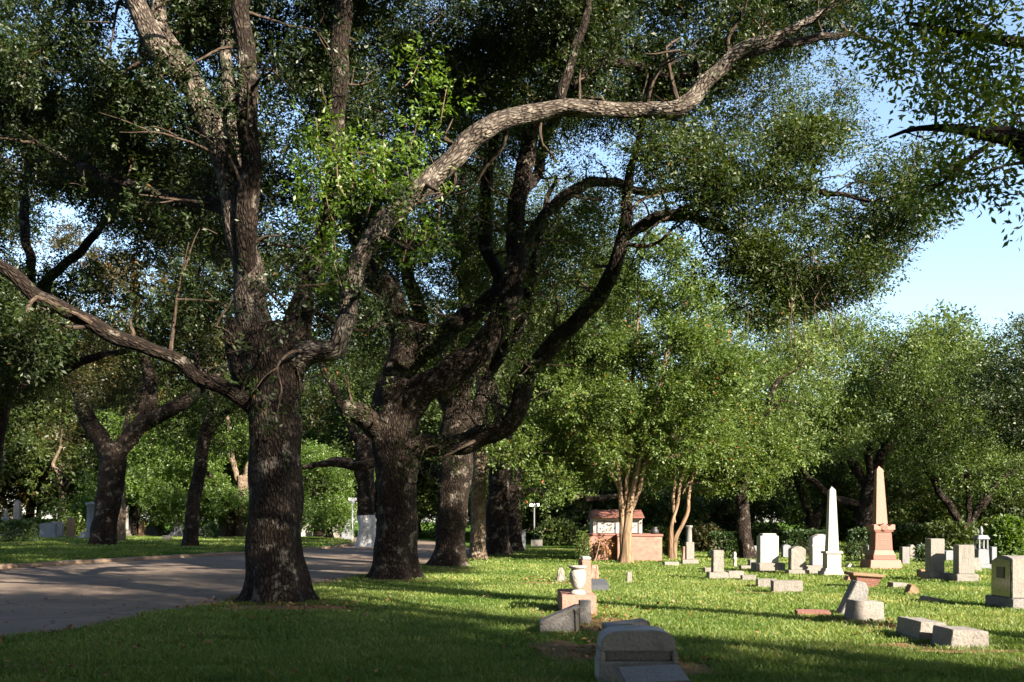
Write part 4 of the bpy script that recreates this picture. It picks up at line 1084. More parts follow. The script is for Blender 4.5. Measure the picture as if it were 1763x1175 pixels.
def arch(w, h, rise, n=10):
    """outline: upright slab w wide, h to the springing, curved top"""
    p = [(-w / 2, 0), (w / 2, 0), (w / 2, h)]
    for k in range(1, n):
        t = k / n
        p.append((w / 2 - w * t, h + rise * math.sin(math.pi * t) ** .8))
    p.append((-w / 2, h))
    return p

def grave(name, label, cat, u, v, rz=0.0, group=None, z=0.0, back=0.0):
    x, y = G(u, v)
    r = empty(name, (x, y + back, z), R(rz)); tag(r, label, cat, group)
    return r, y / F
GS = 'upright gravestones on the right lawn'

# 1 tall stepped white headstone
r, s = grave('headstone', 'tall white headstone with a raised stepped top on a plinth left of the white obelisk', 'headstone', 1326, 985, group=GS)
w = 32 * s
part('base', lambda b: box(b, -25 * s, 26 * s, .0, .62, -.03, 15 * s), GRANITE, r)
part('die', lambda b: prism(b, [(-w / 2, 15 * s), (w / 2, 15 * s), (w / 2, 62 * s), (w / 2 - .07, 62 * s), (w / 2 - .07, 66 * s), (-w / 2 + .07, 66 * s), (-w / 2 + .07, 62 * s), (-w / 2, 62 * s)], .08, .54), MARBLE, r)
# 2 rounded stone with plaque
r, s = grave('headstone', 'rounded rough headstone with a small plaque between the stepped stone and the white obelisk', 'headstone', 1376, 990, group=GS)
part('base', lambda b: box(b, -18 * s, 18 * s, 0, .42, -.03, 8 * s), GRANITE, r, rough=.012)
part('die', lambda b: prism(b, [(a, z + 8 * s) for a, z in arch(26 * s, 35 * s, 6 * s)], .06, .38), GRANITE, r, rough=.015, seed=2)
part('plaque', lambda b: box(b, -13 * s - .012, -13 * s + .004, .15, .28, 24 * s, 32 * s), PLAQUE, r, bevel=.003)
# 3 curled-top marker behind the obelisk
r, s = grave('headstone', 'arched white headstone with a banded top standing right behind the white obelisk', 'headstone', 1414, 988, group=GS)
part('base', lambda b: box(b, -26 * s, 18 * s, 0, .55, -.03, 14 * s), GRANITE, r, rough=.01)
part('die', lambda b: prism(b, [(a - 2 * s, z + 14 * s) for a, z in arch(24 * s, 46 * s, 6 * s)], .07, .45), MARBLE, r)
part('cap', lambda b: prism(b, [(a + 2 * s, z + 56 * s) for a, z in arch(17 * s, 9 * s, 3 * s)], .06, .46), MARBLE, r)
part('band', lambda b: box(b, -15 * s, 10.6 * s, .055, .465, 47 * s, 49 * s), MARBLE, r, bevel=.004)
# 4 white obelisk
r, s = grave('obelisk', 'slender white marble obelisk on a moulded pedestal', 'obelisk', 1438, 992)
d = 9 * s
def ob(b, hw0, z0, hw1, z1, zt, yc):
    v = [b.verts.new((sx * hw0, yc + sy * hw0, z0)) for sx, sy in ((-1, -1), (1, -1), (1, 1), (-1, 1))]
    t = [b.verts.new((sx * hw1, yc + sy * hw1, z1)) for sx, sy in ((-1, -1), (1, -1), (1, 1), (-1, 1))]
    a = b.verts.new((0, yc, zt))
    b.faces.new(v[::-1])
    for i in range(4):
        j = (i + 1) % 4
        b.faces.new([v[i], v[j], t[j], t[i]]); b.faces.new([t[i], t[j], a])
yc = .30
part('base', lambda b: box(b, -19 * s, 18 * s, yc - 18 * s, yc + 18 * s, -.03, 7 * s), MARBLE, r)
part('plinth', lambda b: box(b, -16 * s, 15 * s, yc - 15 * s, yc + 15 * s, 7 * s, 13 * s, 2 * s, 2 * s), MARBLE, r)
part('pedestal', lambda b: box(b, -12.5 * s, 12.5 * s, yc - 12.5 * s, yc + 12.5 * s, 13 * s, 38 * s), MARBLE, r)
part('cornice', lambda b: box(b, -15 * s, 15 * s, yc - 15 * s, yc + 15 * s, 38 * s, 42 * s), MARBLE, r)
part('shaft', lambda b: ob(b, 9.5 * s, 42 * s, 5.3 * s, 148 * s, 155 * s, yc), MARBLE, r, bevel=.004)
# 5 pink obelisk
r, s = grave('obelisk', 'tall pink granite obelisk with gabled capital and stepped base', 'obelisk', 1527, 980)
yc = .55
part('base', lambda b: box(b, -28 * s, 28 * s, yc - 27 * s, yc + 27 * s, -.03, 15 * s, 2 * s, 2 * s), PINK, r)
part('plinth', lambda b: box(b, -20 * s, 20 * s, yc - 20 * s, yc + 20 * s, 15 * s, 23 * s), PINK_D, r)
part('moulding', lambda b: box(b, -19 * s, 19 * s, yc - 19 * s, yc + 19 * s, 23 * s, 32 * s, 3 * s, 3 * s), PINK, r)
die = part('die', lambda b: box(b, -15.5 * s, 15.5 * s, yc - 15.5 * s, yc + 15.5 * s, 32 * s, 64 * s, 1.5 * s, 1.5 * s), PINK_D, r)
part('cornice', lambda b: box(b, -16.5 * s, 16.5 * s, yc - 16.5 * s, yc + 16.5 * s, 64 * s, 67 * s), PINK, r)
def gable(b):
    h = 18.5 * s
    prism(b, [(-h, 67 * s), (h, 67 * s), (h, 76 * s), (h * .72, 77 * s), (h * .45, 73 * s), (0, 79 * s), (-h * .45, 73 * s), (-h * .72, 77 * s), (-h, 76 * s)], yc - h, yc + h)
part('capital', gable, PINK, r, bevel=.008)
def roundel(b):
    for k in range(1):
        vs = [(6 * s * math.cos(2 * math.pi * i / 20), 71 * s + 4.5 * s * math.sin(2 * math.pi * i / 20)) for i in range(20)]
        prism(b, vs, yc - 18.5 * s - .012, yc - 18.5 * s + .01)
part('roundel', roundel, PINK_D, r, bevel=.003)
def lines(b):
    for k in range(5):
        wk = (9, 6, 8, 5, 7)[k] * s
        z = (58 - k * 4) * s
        yy = yc - 15.5 * s + 1.5 * s * (z - 32 * s) / (32 * s) - .004
        box(b, -wk, wk, yy - .004, yy + .004, z, z + 1.1 * s)
part('inscription', lines, PINK, die, bevel=0)
part('shaft', lambda b: ob(b, 10 * s, 77 * s, 5.6 * s, 172 * s, 179 * s, yc), PINK, r, bevel=.004)
for o in r.children:
    if o.name.startswith('shaft'): o.rotation_euler = (0, R(-1.0), 0)
# 6 tapered brown pedestal bench
r, s = grave('tapered_pedestal', 'tilted brown stone pedestal with a flat slab top and inward tapering sides', 'pedestal', 1494, 1013)
part('slab', lambda b: box(b, -28 * s, 27 * s, -.05, .62, 20 * s, 25 * s), BROWN, r, rot=(0, R(4), 0))
part('body', lambda b: box(b, -13 * s, 15 * s, .12, .42, -.04, 20 * s, -9 * s, -.12), PINK_D, r, rot=(0, R(4), 0))
# small wedge left of it
def rock(name, label, u, v, wpx, dm, hpx, mat, rz=0, cat='stone block', rough=.013, tx=0.0, ty=0.0, tilt=(0, 0), group=None, bevel=.006, z=0.0):
    x, y = G(u, v); s = y / F
    r = empty(name, (x, y, z), R(rz)); tag(r, label, cat, group)
    o = part('block', lambda b: box(b, -wpx * s / 2, wpx * s / 2, 0, dm, -.06, hpx * s, tx, ty), mat, r, rough=rough, seed=int(u) % 17, bevel=bevel, cuts=5)
    o.rotation_euler = (R(tilt[0]), R(tilt[1]), 0)
    return r
rock('stone_wedge', 'small pale broken stone wedge beside the tapered brown pedestal', 1465, 1001, 15, .3, 9, PINK, tx=.06)
# 7 leaning slab and block in front
r, s = grave('leaning_marker', 'dark leaning slab propped behind the rough grey block', 'marker', 1472, 1061)
part('slab', lambda b: prism(b, [(-27 * s, -.03), (16 * s, -.03), (25 * s, 45 * s), (20 * s, 58 * s), (4 * s, 60 * s)], .02, .3), GRANITE_D, r, rough=.008)
rock('rough_block', 'rough grey granite block in front of the leaning dark slab', 1496, 1072, 56, .45, 36, GRANITE, rz=0, tx=.03, ty=.03, tilt=(0, 3), cat='marker')
# 8 flat pink slab
rock('flat_slab', 'flat reddish slab lying in the grass left of the leaning slab', 1402, 1062, 56, .5, 8, PINK_D, rz=-12, rough=.006, cat='slab')
# 9 lower right blocks
rock('rough_block', 'long grey rough block behind its twin at the lower right', 1606, 1106, 50, .75, 34, GRANITE, rz=1, tx=.02, cat='marker', tilt=(0, 3))
rock('rough_block', 'broad grey rough block, front one of the pair at the lower right', 1670, 1118, 68, .55, 32, GRANITE, rz=1, tx=.02, cat='marker', tilt=(0, 3))
# 10, 11 small lying stones
rock('small_block', 'small dark ended grey block beside the brown pointed stone', 1551, 1014, 28, .35, 10, GRANITE, cat='marker', tilt=(0, 3))
r, s = grave('pointed_stone', 'small brown pointed stone leaning against the little grey block', 'stone', 1573, 1024)
part('stone', lambda b: prism(b, [(-12 * s, -.03), (11 * s, -.03), (10 * s, 7 * s), (2 * s, 17 * s), (-4 * s, 17 * s)], 0, .25), BROWN, r, rough=.02)
r, s = grave('sunken_wedge', 'low sunken grey wedge lying alone in the grass before the twin pillars', 'marker', 1614, 1039)
part('wedge', lambda b: prism(b, [(-21 * s, -.03), (20 * s, -.03), (20 * s, 4 * s), (-10 * s, 11 * s), (-18 * s, 11 * s)], 0, .34), GRANITE, r, rough=.012)
# 12 twin pillar stones
for (u, v, w, h, rz, lab) in [(1613, 1000, 28, 64, -2, 'tall square granite pillar stone with rust stain, left of the twin pillars'), (1661, 1003, 31, 56, -5, 'square granite pillar stone, right of the twin pillars')]:
    r, s = grave('pillar_stone', lab, 'headstone', u, v, rz, group=GS)
    part('base', lambda b: box(b, -13 * s, 23 * s, 0, .62, -.03, 14 * s), GRANITE, r, rough=.02, seed=int(u) % 7)
    part('die', lambda b: box(b, -8 * s, (w - 12) * s, .1, .50, 14 * s, (14 + h - 6) * s), GRANITE, r, rough=.010, seed=int(u) % 5)
rock('small_block', 'small brown square block beside the left twin pillar', 1591, 995, 11, .3, 14, BROWN, cat='marker', rough=.006)
# 14 big polished headstone, right edge
r, s = grave('headstone', 'big curved top headstone with polished face and dark plaque at the right edge', 'headstone', 1757, 1050)
dw = .78
part('base', lambda b: box(b, -15 * s, 60 * s, -.03, 1.0, -.03, 18.5 * s), GRANITE_D, r, rough=.006)
part('die', lambda b: prism(b, [(y, z + 19 * s) for y, z in [(.05, 0), (.05 + dw, 0), (.05 + dw, 62 * s), (.05 + dw * .75, 69 * s), (.05 + dw * .5, 73 * s), (.05 + dw * .25, 72 * s), (.05, 68 * s)]], -12 * s, 45 * s, 'x'), GRANITE, r, rough=.006)
part('polished_face', lambda b: prism(b, [(y, z + 19 * s) for y, z in [(.09, .02), (.01 + dw, .02), (.01 + dw, 59 * s), (.05 + dw * .75, 65 * s), (.05 + dw * .5, 68 * s), (.05 + dw * .25, 67 * s), (.09, 64 * s)]], -12 * s - .012, -12 * s + .01, 'x'), POLISH, r, bevel=.004)
part('plaque', lambda b: box(b, -12 * s - .026, -12 * s - .008, .30, .58, 52 * s, 72 * s), PLAQUE, r, bevel=.004)
# 13 pale blue grey monument behind
r, s = grave('monument', 'narrow blue grey monument with an open columned lantern and finial', 'monument', 1696, 980)
part('base', lambda b: box(b, -14 * s, 14 * s, 0, 28 * s, -.03, 8 * s), BLUEG, r)
part('pedestal', lambda b: box(b, -10 * s, 10 * s, 4 * s, 24 * s, 8 * s, 34 * s, s, s), BLUEG, r)
for sx in (-7, 7):
    for sy in (7, 21):
        part('column', lambda b: lathe(b, [(2.4 * s, 34 * s), (1.9 * s, 36 * s), (1.9 * s, 49 * s), (2.4 * s, 51 * s)], 10, sx * s, sy * s), BLUEG, r, bevel=0, smooth=True)
part('canopy', lambda b: box(b, -11 * s, 11 * s, 3 * s, 25 * s, 51 * s, 58 * s, 3 * s, 3 * s), BLUEG, r)
part('finial', lambda b: lathe(b, [(3 * s, 58 * s), (2 * s, 62 * s), (3.4 * s, 66 * s), (2 * s, 71 * s), (.6 * s, 74 * s)], 12, 0, 14 * s), BLUEG, r, bevel=0, smooth=True)
rock('leaning_stone', 'small pale stone leaning left beside the blue grey monument', 1684, 983, 15, .3, 22, GRANITE, tx=.05, tilt=(0, -8), cat='headstone')
# 15 small headstone on base + kerb blocks
r, s = grave('headstone', 'small square rough headstone on a thick base at the left of the right lawn', 'headstone', 1238, 998, group=GS)
part('base', lambda b: box(b, -17 * s, 17 * s, 0, .42, -.03, 12 * s), GRANITE, r, rough=.015)
part('die', lambda b: box(b, -9.5 * s, 9.5 * s, .07, .36, 12 * s, 50 * s, .01, .0), GRANITE, r, rough=.015, seed=4)
blocks = [(1221, 986, 15, .3, 8, 'little low block left of the small square headstone'), (1268, 995, 26, .35, 11, 'first low rough block right of the small square headstone'), (1290, 1001, 24, .3, 10, 'second low rough block in the row of kerb blocks'),
          (1321, 1013, 32, .4, 15, 'third rough block in the row, tilted against the longest one'), (1357, 1021, 50, .36, 20, 'longest rough block at the right end of the row of low blocks'), (1157, 975, 25, .4, 7, 'low flat pale block in the grass right of the brick tomb'),
          (1287, 980, 22, .4, 6, 'low flat stone left of the stepped white headstone plinth'), (1296, 980, 9, .3, 16, 'small dark grey block against the stepped white headstone plinth')]
for i, (u, v, w, dm, h, lab) in enumerate(blocks):
    rock('low_block', lab, u, v, w, dm, h, GRANITE_D if i == 7 else GRANITE, rz=(-3, 2, -4, -8, -5, 3, 0, 0)[i], group='low rough blocks on the right lawn', cat='marker', rough=.016)
# 16 small urn post
r, s = grave('stone_post', 'tiny white urn shaped post standing in the grass behind the low blocks', 'post', 1265, 976)
part('post', lambda b: lathe(b, [(4 * s, -.02), (3 * s, 3 * s), (2.6 * s, 11 * s), (3.8 * s, 12.5 * s), (3.8 * s, 15 * s), (2.2 * s, 17 * s), (3 * s, 21 * s), (2.2 * s, 24.5 * s), (.5 * s, 25.5 * s)], 14), MARBLE, r, bevel=0, smooth=True)
# 17 headstone by crape myrtle
r, s = grave('headstone', 'upright grey headstone on a base right of the crape myrtles', 'headstone', 1189, 971, group=GS)
part('base', lambda b: box(b, -14 * s, 14 * s, 0, .4, -.03, 7 * s), GRANITE, r)
part('die', lambda b: box(b, -7 * s, 7 * s, .06, .34, 7 * s, 37 * s), GRANITE, r, rough=.01)
rock('headstone', 'low rounded rough stone tucked against the left of the upright grey headstone', 1180, 969, 10, .3, 27, PINK, tx=.04, rough=.03, cat='headstone')
r, s = grave('column', 'broken grey column standing behind the upright grey headstone', 'column', 1186, 952)
part('column', lambda b: lathe(b, [(8 * s, -.02), (8 * s, 4 * s), (5.5 * s, 6 * s), (5 * s, 42 * s), (6.5 * s, 44 * s), (6.5 * s, 47 * s)], 16), GRANITE_D, r, bevel=0, smooth=True)
# 19 small post
rock('stone_post', 'short weathered stone post alone on the sunlit lawn', 1084, 1003, 9, .14, 18, GRANITE, tx=.01, rough=.012, cat='post')

# ------------------------------------------------------------------ centre row
r, s = grave('dark_slab', 'low dark granite slab marker behind the pink pedestal', 'marker', 1034, 1019)
part('slab', lambda b: prism(b, [(-.1, -.03), (.7, -.03), (.7, 19 * s), (-.1, 12 * s)], -17 * s, 14 * s, 'x'), SLATE, r)
rp, s = grave('pedestal', 'square pink granite pedestal in the middle row of graves', 'pedestal', 997, 1060)
part('block', lambda b: box(b, -30 * s, 30 * s, 0, 1.55, -.04, 35 * s), PINK, rp)
x0, y0 = rp.location.x, rp.location.y
zt = 35 * s
r = empty('stele', (x0 + 16 * s, y0 + .45, zt)); tag(r, 'narrow pink stele with a pale cap standing on the pink pedestal behind the urn', 'stele')
part('die', lambda b: box(b, -9 * s, 9 * s, 0, .95, -.01, .56, .01, 0), PINK, r, rough=.006)
part('cap', lambda b: box(b, -5 * s, 10.5 * s, .25, .75, .56, .61), MARBLE, r)
r = empty('urn', (x0 - 1 * s, y0 + .24, zt)); tag(r, 'white stone urn with flared rim on the front of the pink pedestal', 'urn')
k = s * 1.0
part('foot', lambda b: lathe(b, [(14 * k, -.004), (14 * k, 3 * k), (11 * k, 5 * k), (7 * k, 8 * k)], 28), MARBLE, r, bevel=0, smooth=True)
part('body', lambda b: lathe(b, [(6 * k, 8 * k), (9 * k, 13 * k), (13 * k, 21 * k), (14.5 * k, 30 * k), (14.5 * k, 36 * k), (12.5 * k, 41 * k), (10.5 * k, 43 * k)], 28), MARBLE, r, bevel=0, smooth=True)
part('rim', lambda b: lathe(b, [(10 * k, 43 * k), (14.5 * k, 46 * k), (15.5 * k, 48 * k), (15 * k, 49.5 * k), (11 * k, 48.5 * k), (9 * k, 45 * k)], 28), MARBLE, r, bevel=0, smooth=True)
rock('rough_stone', 'pale lumpy rough stone in the grass left of the urn', 966, 1001, 18, .35, 22, GRANITE, tx=.08, ty=.05, rough=.05, cat='stone')
rock('rough_stone', 'pale rough boulder block directly behind the pink stele', 1024, 998, 16, .4, 24, PINK, tx=.04, rough=.035, cat='stone')
# slant marker in front of the pedestal
r, s = grave('slant_marker', 'dark slanted marker with a bright rim in front of the pink pedestal', 'marker', 966, 1092)
part('slant', lambda b: prism(b, [(-37 * s, -.03), (30 * s, -.03), (33 * s, 49 * s), (25 * s, 48 * s), (-37 * s, 21 * s)], .0, .34), GRANITE_D, r, rough=.006)
part('rim', lambda b: prism(b, [(-34 * s, 18 * s), (-32 * s, 16.5 * s), (22 * s, 42 * s), (24 * s, 39 * s), (25 * s, 2 * s), (30 * s, 2 * s), (31 * s, 45 * s), (26 * s, 46.5 * s)], -.02, .01), GRANITE, r, bevel=.004)
rock('dark_block', 'upright dark block standing between the slanted marker and the pedestal', 1008, 1073, 20, .3, 38, GRANITE_D, cat='marker', rough=.01)
# foreground barrel topped marker
r, s = grave('barrel_marker', 'weathered grey barrel topped marker in the foreground', 'marker', 1101, 1185)
W2 = 68 * s
def barrel(w, z0, z1, rise):
    return [(-w, z0), (w, z0), (w * 1.0, z1), (w * .97, z1 + rise * .4), (w * .88, z1 + rise * .7), (w * .7, z1 + rise * .9), (w * .4, z1 + rise), (-w * .4, z1 + rise), (-w * .7, z1 + rise * .9), (-w * .88, z1 + rise * .7), (-w * .97, z1 + rise * .4), (-w, z1)]
part('top', lambda b: prism(b, barrel(W2 * .96, 62 * s, 70 * s, 28 * s), .05, .52), GREYM, r, rough=.006)
part('band', lambda b: box(b, -W2 * .85, W2 * .85, .062, .50, 45 * s, 62 * s), GRANITE_D, r, rough=.004)
part('shoulder', lambda b: box(b, -W2 * .99, -W2 * .85, .04, .52, 44.5 * s, 62 * s), GREYM, r, rough=.005)
part('shoulder', lambda b: box(b, W2 * .85, W2 * .99, .04, .52, 44.5 * s, 62 * s), GREYM, r, rough=.005)
part('base', lambda b: box(b, -W2 * 1.01, W2 * 1.02, .02, .56, -.04, 44.5 * s), GREYM, r, rough=.008)
rock('tilted_slab', 'thin grey slab tilted just behind the foreground barrel marker', 1088, 1128, 74, .4, 54, GRANITE_D, rz=6, cat='slab', rough=.006, tilt=(0, -6))
r = empty('fallen_slab', (G(1127, 1200)[0], G(1127, 1200)[1] - .28, 0), R(4)); tag(r, 'pale slab lying slanted against the front of the barrel marker', 'slab')
s = r.location.y / F
part('slab', lambda b: box(b, -58 * s, 56 * s, 0, .46, 0, .10), GRANITE, r, rough=.006, rot=(R(10), R(-2), 0), loc=(0, 0, .085))
part('chock', lambda b: box(b, -40 * s, 40 * s, .05, .34, -.03, .10), GRANITE_D, r, rough=.006)

# ------------------------------------------------------------------ brick tomb
Yt = GY(966); s = Yt / F
x0 = (1015 - CX) * s; x1 = (1140 - CX) * s; xm = (1063 - CX) * s
r = empty('family_tomb', (x0, Yt, 0)); tag(r, 'reddish brick tomb with tiled roof over pale niche panels behind the crape myrtle', 'tomb')
L = x1 - x0; M = xm - x0
part('wall', lambda b: box(b, M, L, .0, 3.0, -.05, 42 * s), BRICK, r)
part('wing_wall', lambda b: box(b, 0, M - .003, .35, 3.0, -.05, 43 * s), BRICK, r)['label'] = 'recessed shaded left half of the brick wall'
part('coping', lambda b: box(b, M - .03, L + .04, -.04, 3.03, 42 * s, 46 * s), PINK_D, r)
part('coping', lambda b: box(b, -.04, M - .033, .31, 3.03, 43 * s, 46.5 * s), PINK_D, r)
a0, a1 = (1025 - CX) * s - x0, (1112 - CX) * s - x0
part('niche_wall', lambda b: box(b, a0, a1, 1.1, 2.7, 46.5 * s, 71 * s), CREAM, r)
for q0, q1 in ((1033, 1062), (1086, 1103)):
    fr = part('niche_recess', lambda b: box(b, (q0 - 1.2 - CX) * s - x0, (q1 + 4 - CX) * s - x0, 1.075, 1.12, 47 * s, 69 * s), PLAQUE, r, bevel=.004)  # dark plate for the recess, its shade put into the colour
    part('niche_panel', lambda b: box(b, (q0 - CX) * s - x0, (q1 - CX) * s - x0, 1.06, 1.10, 47.5 * s, 65 * s), CREAM, fr, bevel=.004)
part('lintel', lambda b: box(b, a0 - .02, a1 + .02, 1.04, 2.74, 71 * s, 74 * s), CREAM, r)
rf = part('roof', lambda b: prism(b, [(.85, 73.6 * s), (.85, 75.5 * s), (1.9, 89 * s), (2.95, 75.5 * s), (2.95, 73.6 * s)], a0 - .06, a1 + .06, 'x'), TILE, r, bevel=.006)
part('vase', lambda b: lathe(b, [(.14, 46 * s), (.17, 48 * s), (.16, 52 * s), (.10, 56 * s), (.13, 58 * s)], 16, (1131 - CX) * s - x0, .6), DARKM, r, bevel=0, smooth=True)
# dry plant and small cross marker at its foot
r, s2 = grave('dry_plant', 'pale dried plant against the shaded brick wall of the tomb', 'plant', 1043, 966)
tb, lv = Tubes(), Leaves(); g = np.random.default_rng(5)
for k in range(9):
    e = np.array([g.normal(0, .16), g.normal(0, .1) + .1, g.uniform(.35, .7)])
    tb.add([np.array([0, .1, -.02]), e * np.array([.5, 1, .5]), e], [.01, .008, .004], segs=4, step=.1, lump=0, seed=k)
    p = e + g.normal(0, .08, (10, 3)); lv.add(*sprays(p, g.normal(0, 1, (10, 3)), 6, .09, .05, .12, g, tint=np.full(10, .8)))
link('stem', tb.mesh('stem'), BARK_M, r); link('leaves', lv.mesh('leaves'), DRYLEAF, r)
r, s2 = grave('leaning_rod', 'thin pale stake leaning against the shaded side of the tomb', 'stake', 1024, 968)
tb = Tubes(); tb.add([np.array([0, 0, 0]), np.array([.13, .02, .5]), np.array([.27, .03, 1.1])], [.028, .022, .012], segs=6, lump=.05, seed=2)
link('stake', tb.mesh('stake'), BARK_M, r)

# ------------------------------------------------------------------ street signs at the road
def sign(label, u, vt, vb, wpx, board, post, slabs, z0=0.0):
    Y = GY(vb); s = Y / F
    r = empty('road_sign', ((u - CX) * s, Y, z0)); tag(r, label, 'sign', 'road signs on posts')
    h = (vb - vt) * s
    part('post', lambda b: box(b, -1.0 * s, 1.0 * s, -.03, .03, -.05, h - 5 * s), post, r, bevel=.004)
    part('board', lambda b: box(b, -wpx * s / 2, wpx * s / 2, -.03, .03, h - 5 * s, h), board, r, bevel=.006)
    if slabs:
        part('crosswise_board', lambda b: box(b, -.03, .03, -wpx * s * .5, wpx * s * .5, h - 9.5 * s, h - 5.2 * s), board, r, bevel=.006)
        part('bracket', lambda b: box(b, -3.2 * s, 3.2 * s, -.06, .06, h - 10 * s, h - 4.8 * s), board, r, bevel=.004)
    return r
sign('white T shaped sign on a thin post left of the white footed oak', 607, 861, 936, 15, SIGNW, SIGNW, True, .15)
r = sign('white street name board on a thin grey post left of the brick tomb', 920, 867, 939, 17, SIGNW, POST_G, False)
s = GY(939) / F
bd = [o for o in r.children if o.name.startswith('board')][0]
def glyphs(b):
    h = (939 - 867) * s
    for k, wd in enumerate((1.3, 1.0, 1.4, .9, 1.2)):
        x = -5.5 * s + k * 2.4 * s
        box(b, x, x + wd * s, -.036, -.029, h - 3.4 * s, h - 1.6 * s)
part('lettering', glyphs, SIGNB, bd, bevel=0)

# ------------------------------------------------------------------ gravestones beyond the road, left, and at the foot of the wood
GLS = 'gravestones beyond the road'
def slab_stone(label, u, v, wpx, hpx, mat, rise=4, dm=.3, base=True, z0=.25, group=GLS, Y=None, rz=0, top=None):
    y = Y or GY(v); s = y / F
    if Y: hpx_ = hpx
    r = empty('headstone', ((u - CX) * s, y, z0), R(rz)); tag(r, label, 'headstone', group)
    b0 = 5 * s if base else 0
    if base: part('base', lambda b: box(b, -wpx * s * .68, wpx * s * .68, -.12, dm + .12, -.3, b0), mat, r)
    part('die', lambda b: prism(b, [(a, z + b0) for a, z in (arch(wpx * s, (hpx - rise) * s - b0, rise * s) if rise else [(-wpx * s / 2, 0), (wpx * s / 2, 0), (wpx * s / 2, hpx * s - b0), (-wpx * s / 2, hpx * s - b0)])], 0, dm), mat, r)
    return r
def obel(name, label, cat, u, v, wpx, hpx, mat, z0=.25, steps=2, cap='point', group=GLS):
    y = GY(v); s = y / F
    r = empty(name, ((u - CX) * s, y, z0)); tag(r, label, cat, group)
    w = wpx * s; h = hpx * s; z = -.3
    for k in range(steps):
        f = 1.0 - .22 * k
        z1 = h * .11 * (k + 1)
        part('base', lambda b: box(b, -w * f / 2, w * f / 2, w * .5 - w * f / 2, w * .5 + w * f / 2, z, z1), mat, r); z = z1
    ww = w * .26
    if cap == 'point':
        part('shaft', lambda b: ob(b, ww, z, ww * .62, h * .94, h, w * .5), mat, r, bevel=.004)
    else:
        part('shaft', lambda b: lathe(b, [(ww * 1.1, z), (ww * .95, z + .1), (ww * .8, h * .9), (ww * 1.15, h * .93), (ww * 1.15, h * .98), (ww * .4, h)], 14, 0, w * .5), mat, r, bevel=0, smooth=True)
    return r
obel('monument', 'tall grey monument with tapering top behind the boxy dark hedge', 'monument', 24, 932, 26, 66, GRANITE)
def cross(label, u, v, wpx, hpx, mat):
    y = GY(v); s = y / F
    r = empty('grave_cross', ((u - CX) * s, y, .25)); tag(r, label, 'cross', GLS)
    part('base', lambda b: box(b, -wpx * .6 * s, wpx * .6 * s, -.15, .3, -.3, 6 * s), mat, r)
    part('cross', lambda b: prism(b, [(-2.5 * s, 6 * s), (2.5 * s, 6 * s), (2.5 * s, hpx * .62 * s), (wpx * .5 * s, hpx * .62 * s), (wpx * .5 * s, hpx * .76 * s), (2.5 * s, hpx * .76 * s), (2.5 * s, hpx * s), (-2.5 * s, hpx * s), (-2.5 * s, hpx * .76 * s), (-wpx * .5 * s, hpx * .76 * s), (-wpx * .5 * s, hpx * .62 * s), (-2.5 * s, hpx * .62 * s)], 0, .18), mat, r)
cross('dark stone cross at the far left edge of the lawn', 9, 932, 14, 48, GRANITE_D)
slab_stone('bright white stone with peaked top behind the far left hedge', 38, 926, 17, 34, MARBLE, rise=8)
slab_stone('white twin headstone just left of the slim white one', 54, 926, 10, 33, MARBLE, rise=3)
slab_stone('slim tall white headstone with rounded top at the far left', 65, 926, 7, 41, MARBLE, rise=4, base=False)
slab_stone('wide dark blue grey headstone right of the boxy dark hedge', 81, 936, 27, 29, BLUEG, rise=2)
slab_stone('dark square headstone behind the wide blue grey one', 98, 934, 18, 30, GRANITE_D, rise=0)
slab_stone('brownish rough headstone leaning before the dark trunk', 121, 935, 12, 38, BROWN, rise=5, rz=8, base=False)
obel('monument', 'dark columned monument on two steps left of the forked oak', 'monument', 150, 937, 34, 66, BLUEG, cap='round')
obel('column', 'thin pale column with a ball cap right of the forked oak trunk', 'column', 216, 932, 12, 56, GRANITE, cap='round')
slab_stone('rounded grey headstone with pale top beside the clipped green shrub', 230, 930, 17, 35, GRANITE_D, rise=6)
slab_stone('small brown headstone between the rounded stone and the tall column', 243, 931, 9, 30, BROWN, rise=3)
obel('column', 'tall dark grave column with a flared cap on a square pedestal', 'column', 259, 929, 24, 74, GRANITE_D, cap='round')
slab_stone('bright white block shaped stone behind the tall dark column', 275, 922, 14, 20, MARBLE, rise=3)
slab_stone('dark blue upright headstone left of the leaning slim oak', 303, 930, 20, 31, BLUEG, rise=2)
slab_stone('low stone stub in the grass left of the leaning slim oak', 286, 937, 14, 8, GRANITE, rise=0, base=False)
slab_stone('small pale stone right of the leaning slim oak', 345, 926, 9, 16, MARBLE, rise=3, base=False)
slab_stone('pale blue tombstone under the trees right of the rounded bush', 383, 928, 16, 38, GRANITE, rise=8)
slab_stone('small reddish stone close to the sunlit thick trunk', 396, 927, 9, 28, PINK, rise=3)
slab_stone('pale headstone just right of the nearest oak trunk', 527, 927, 14, 20, MARBLE, rise=4)
slab_stone('small grey headstone left of the grey tapered one', 546, 926, 10, 22, GRANITE_D, rise=3)
slab_stone('grey tapered headstone across the road right of the nearest oak', 573, 928, 16, 42, GRANITE, rise=6)
obel('obelisk', 'pale blue obelisk on a dark base just left of the white T shaped sign', 'obelisk', 597, 928, 18, 56, BLUEG)
slab_stone('dark headstone behind the white T shaped sign', 588, 926, 9, 24, GRANITE_D, rise=0)
GR = 'small gravestones at the foot of the wood'
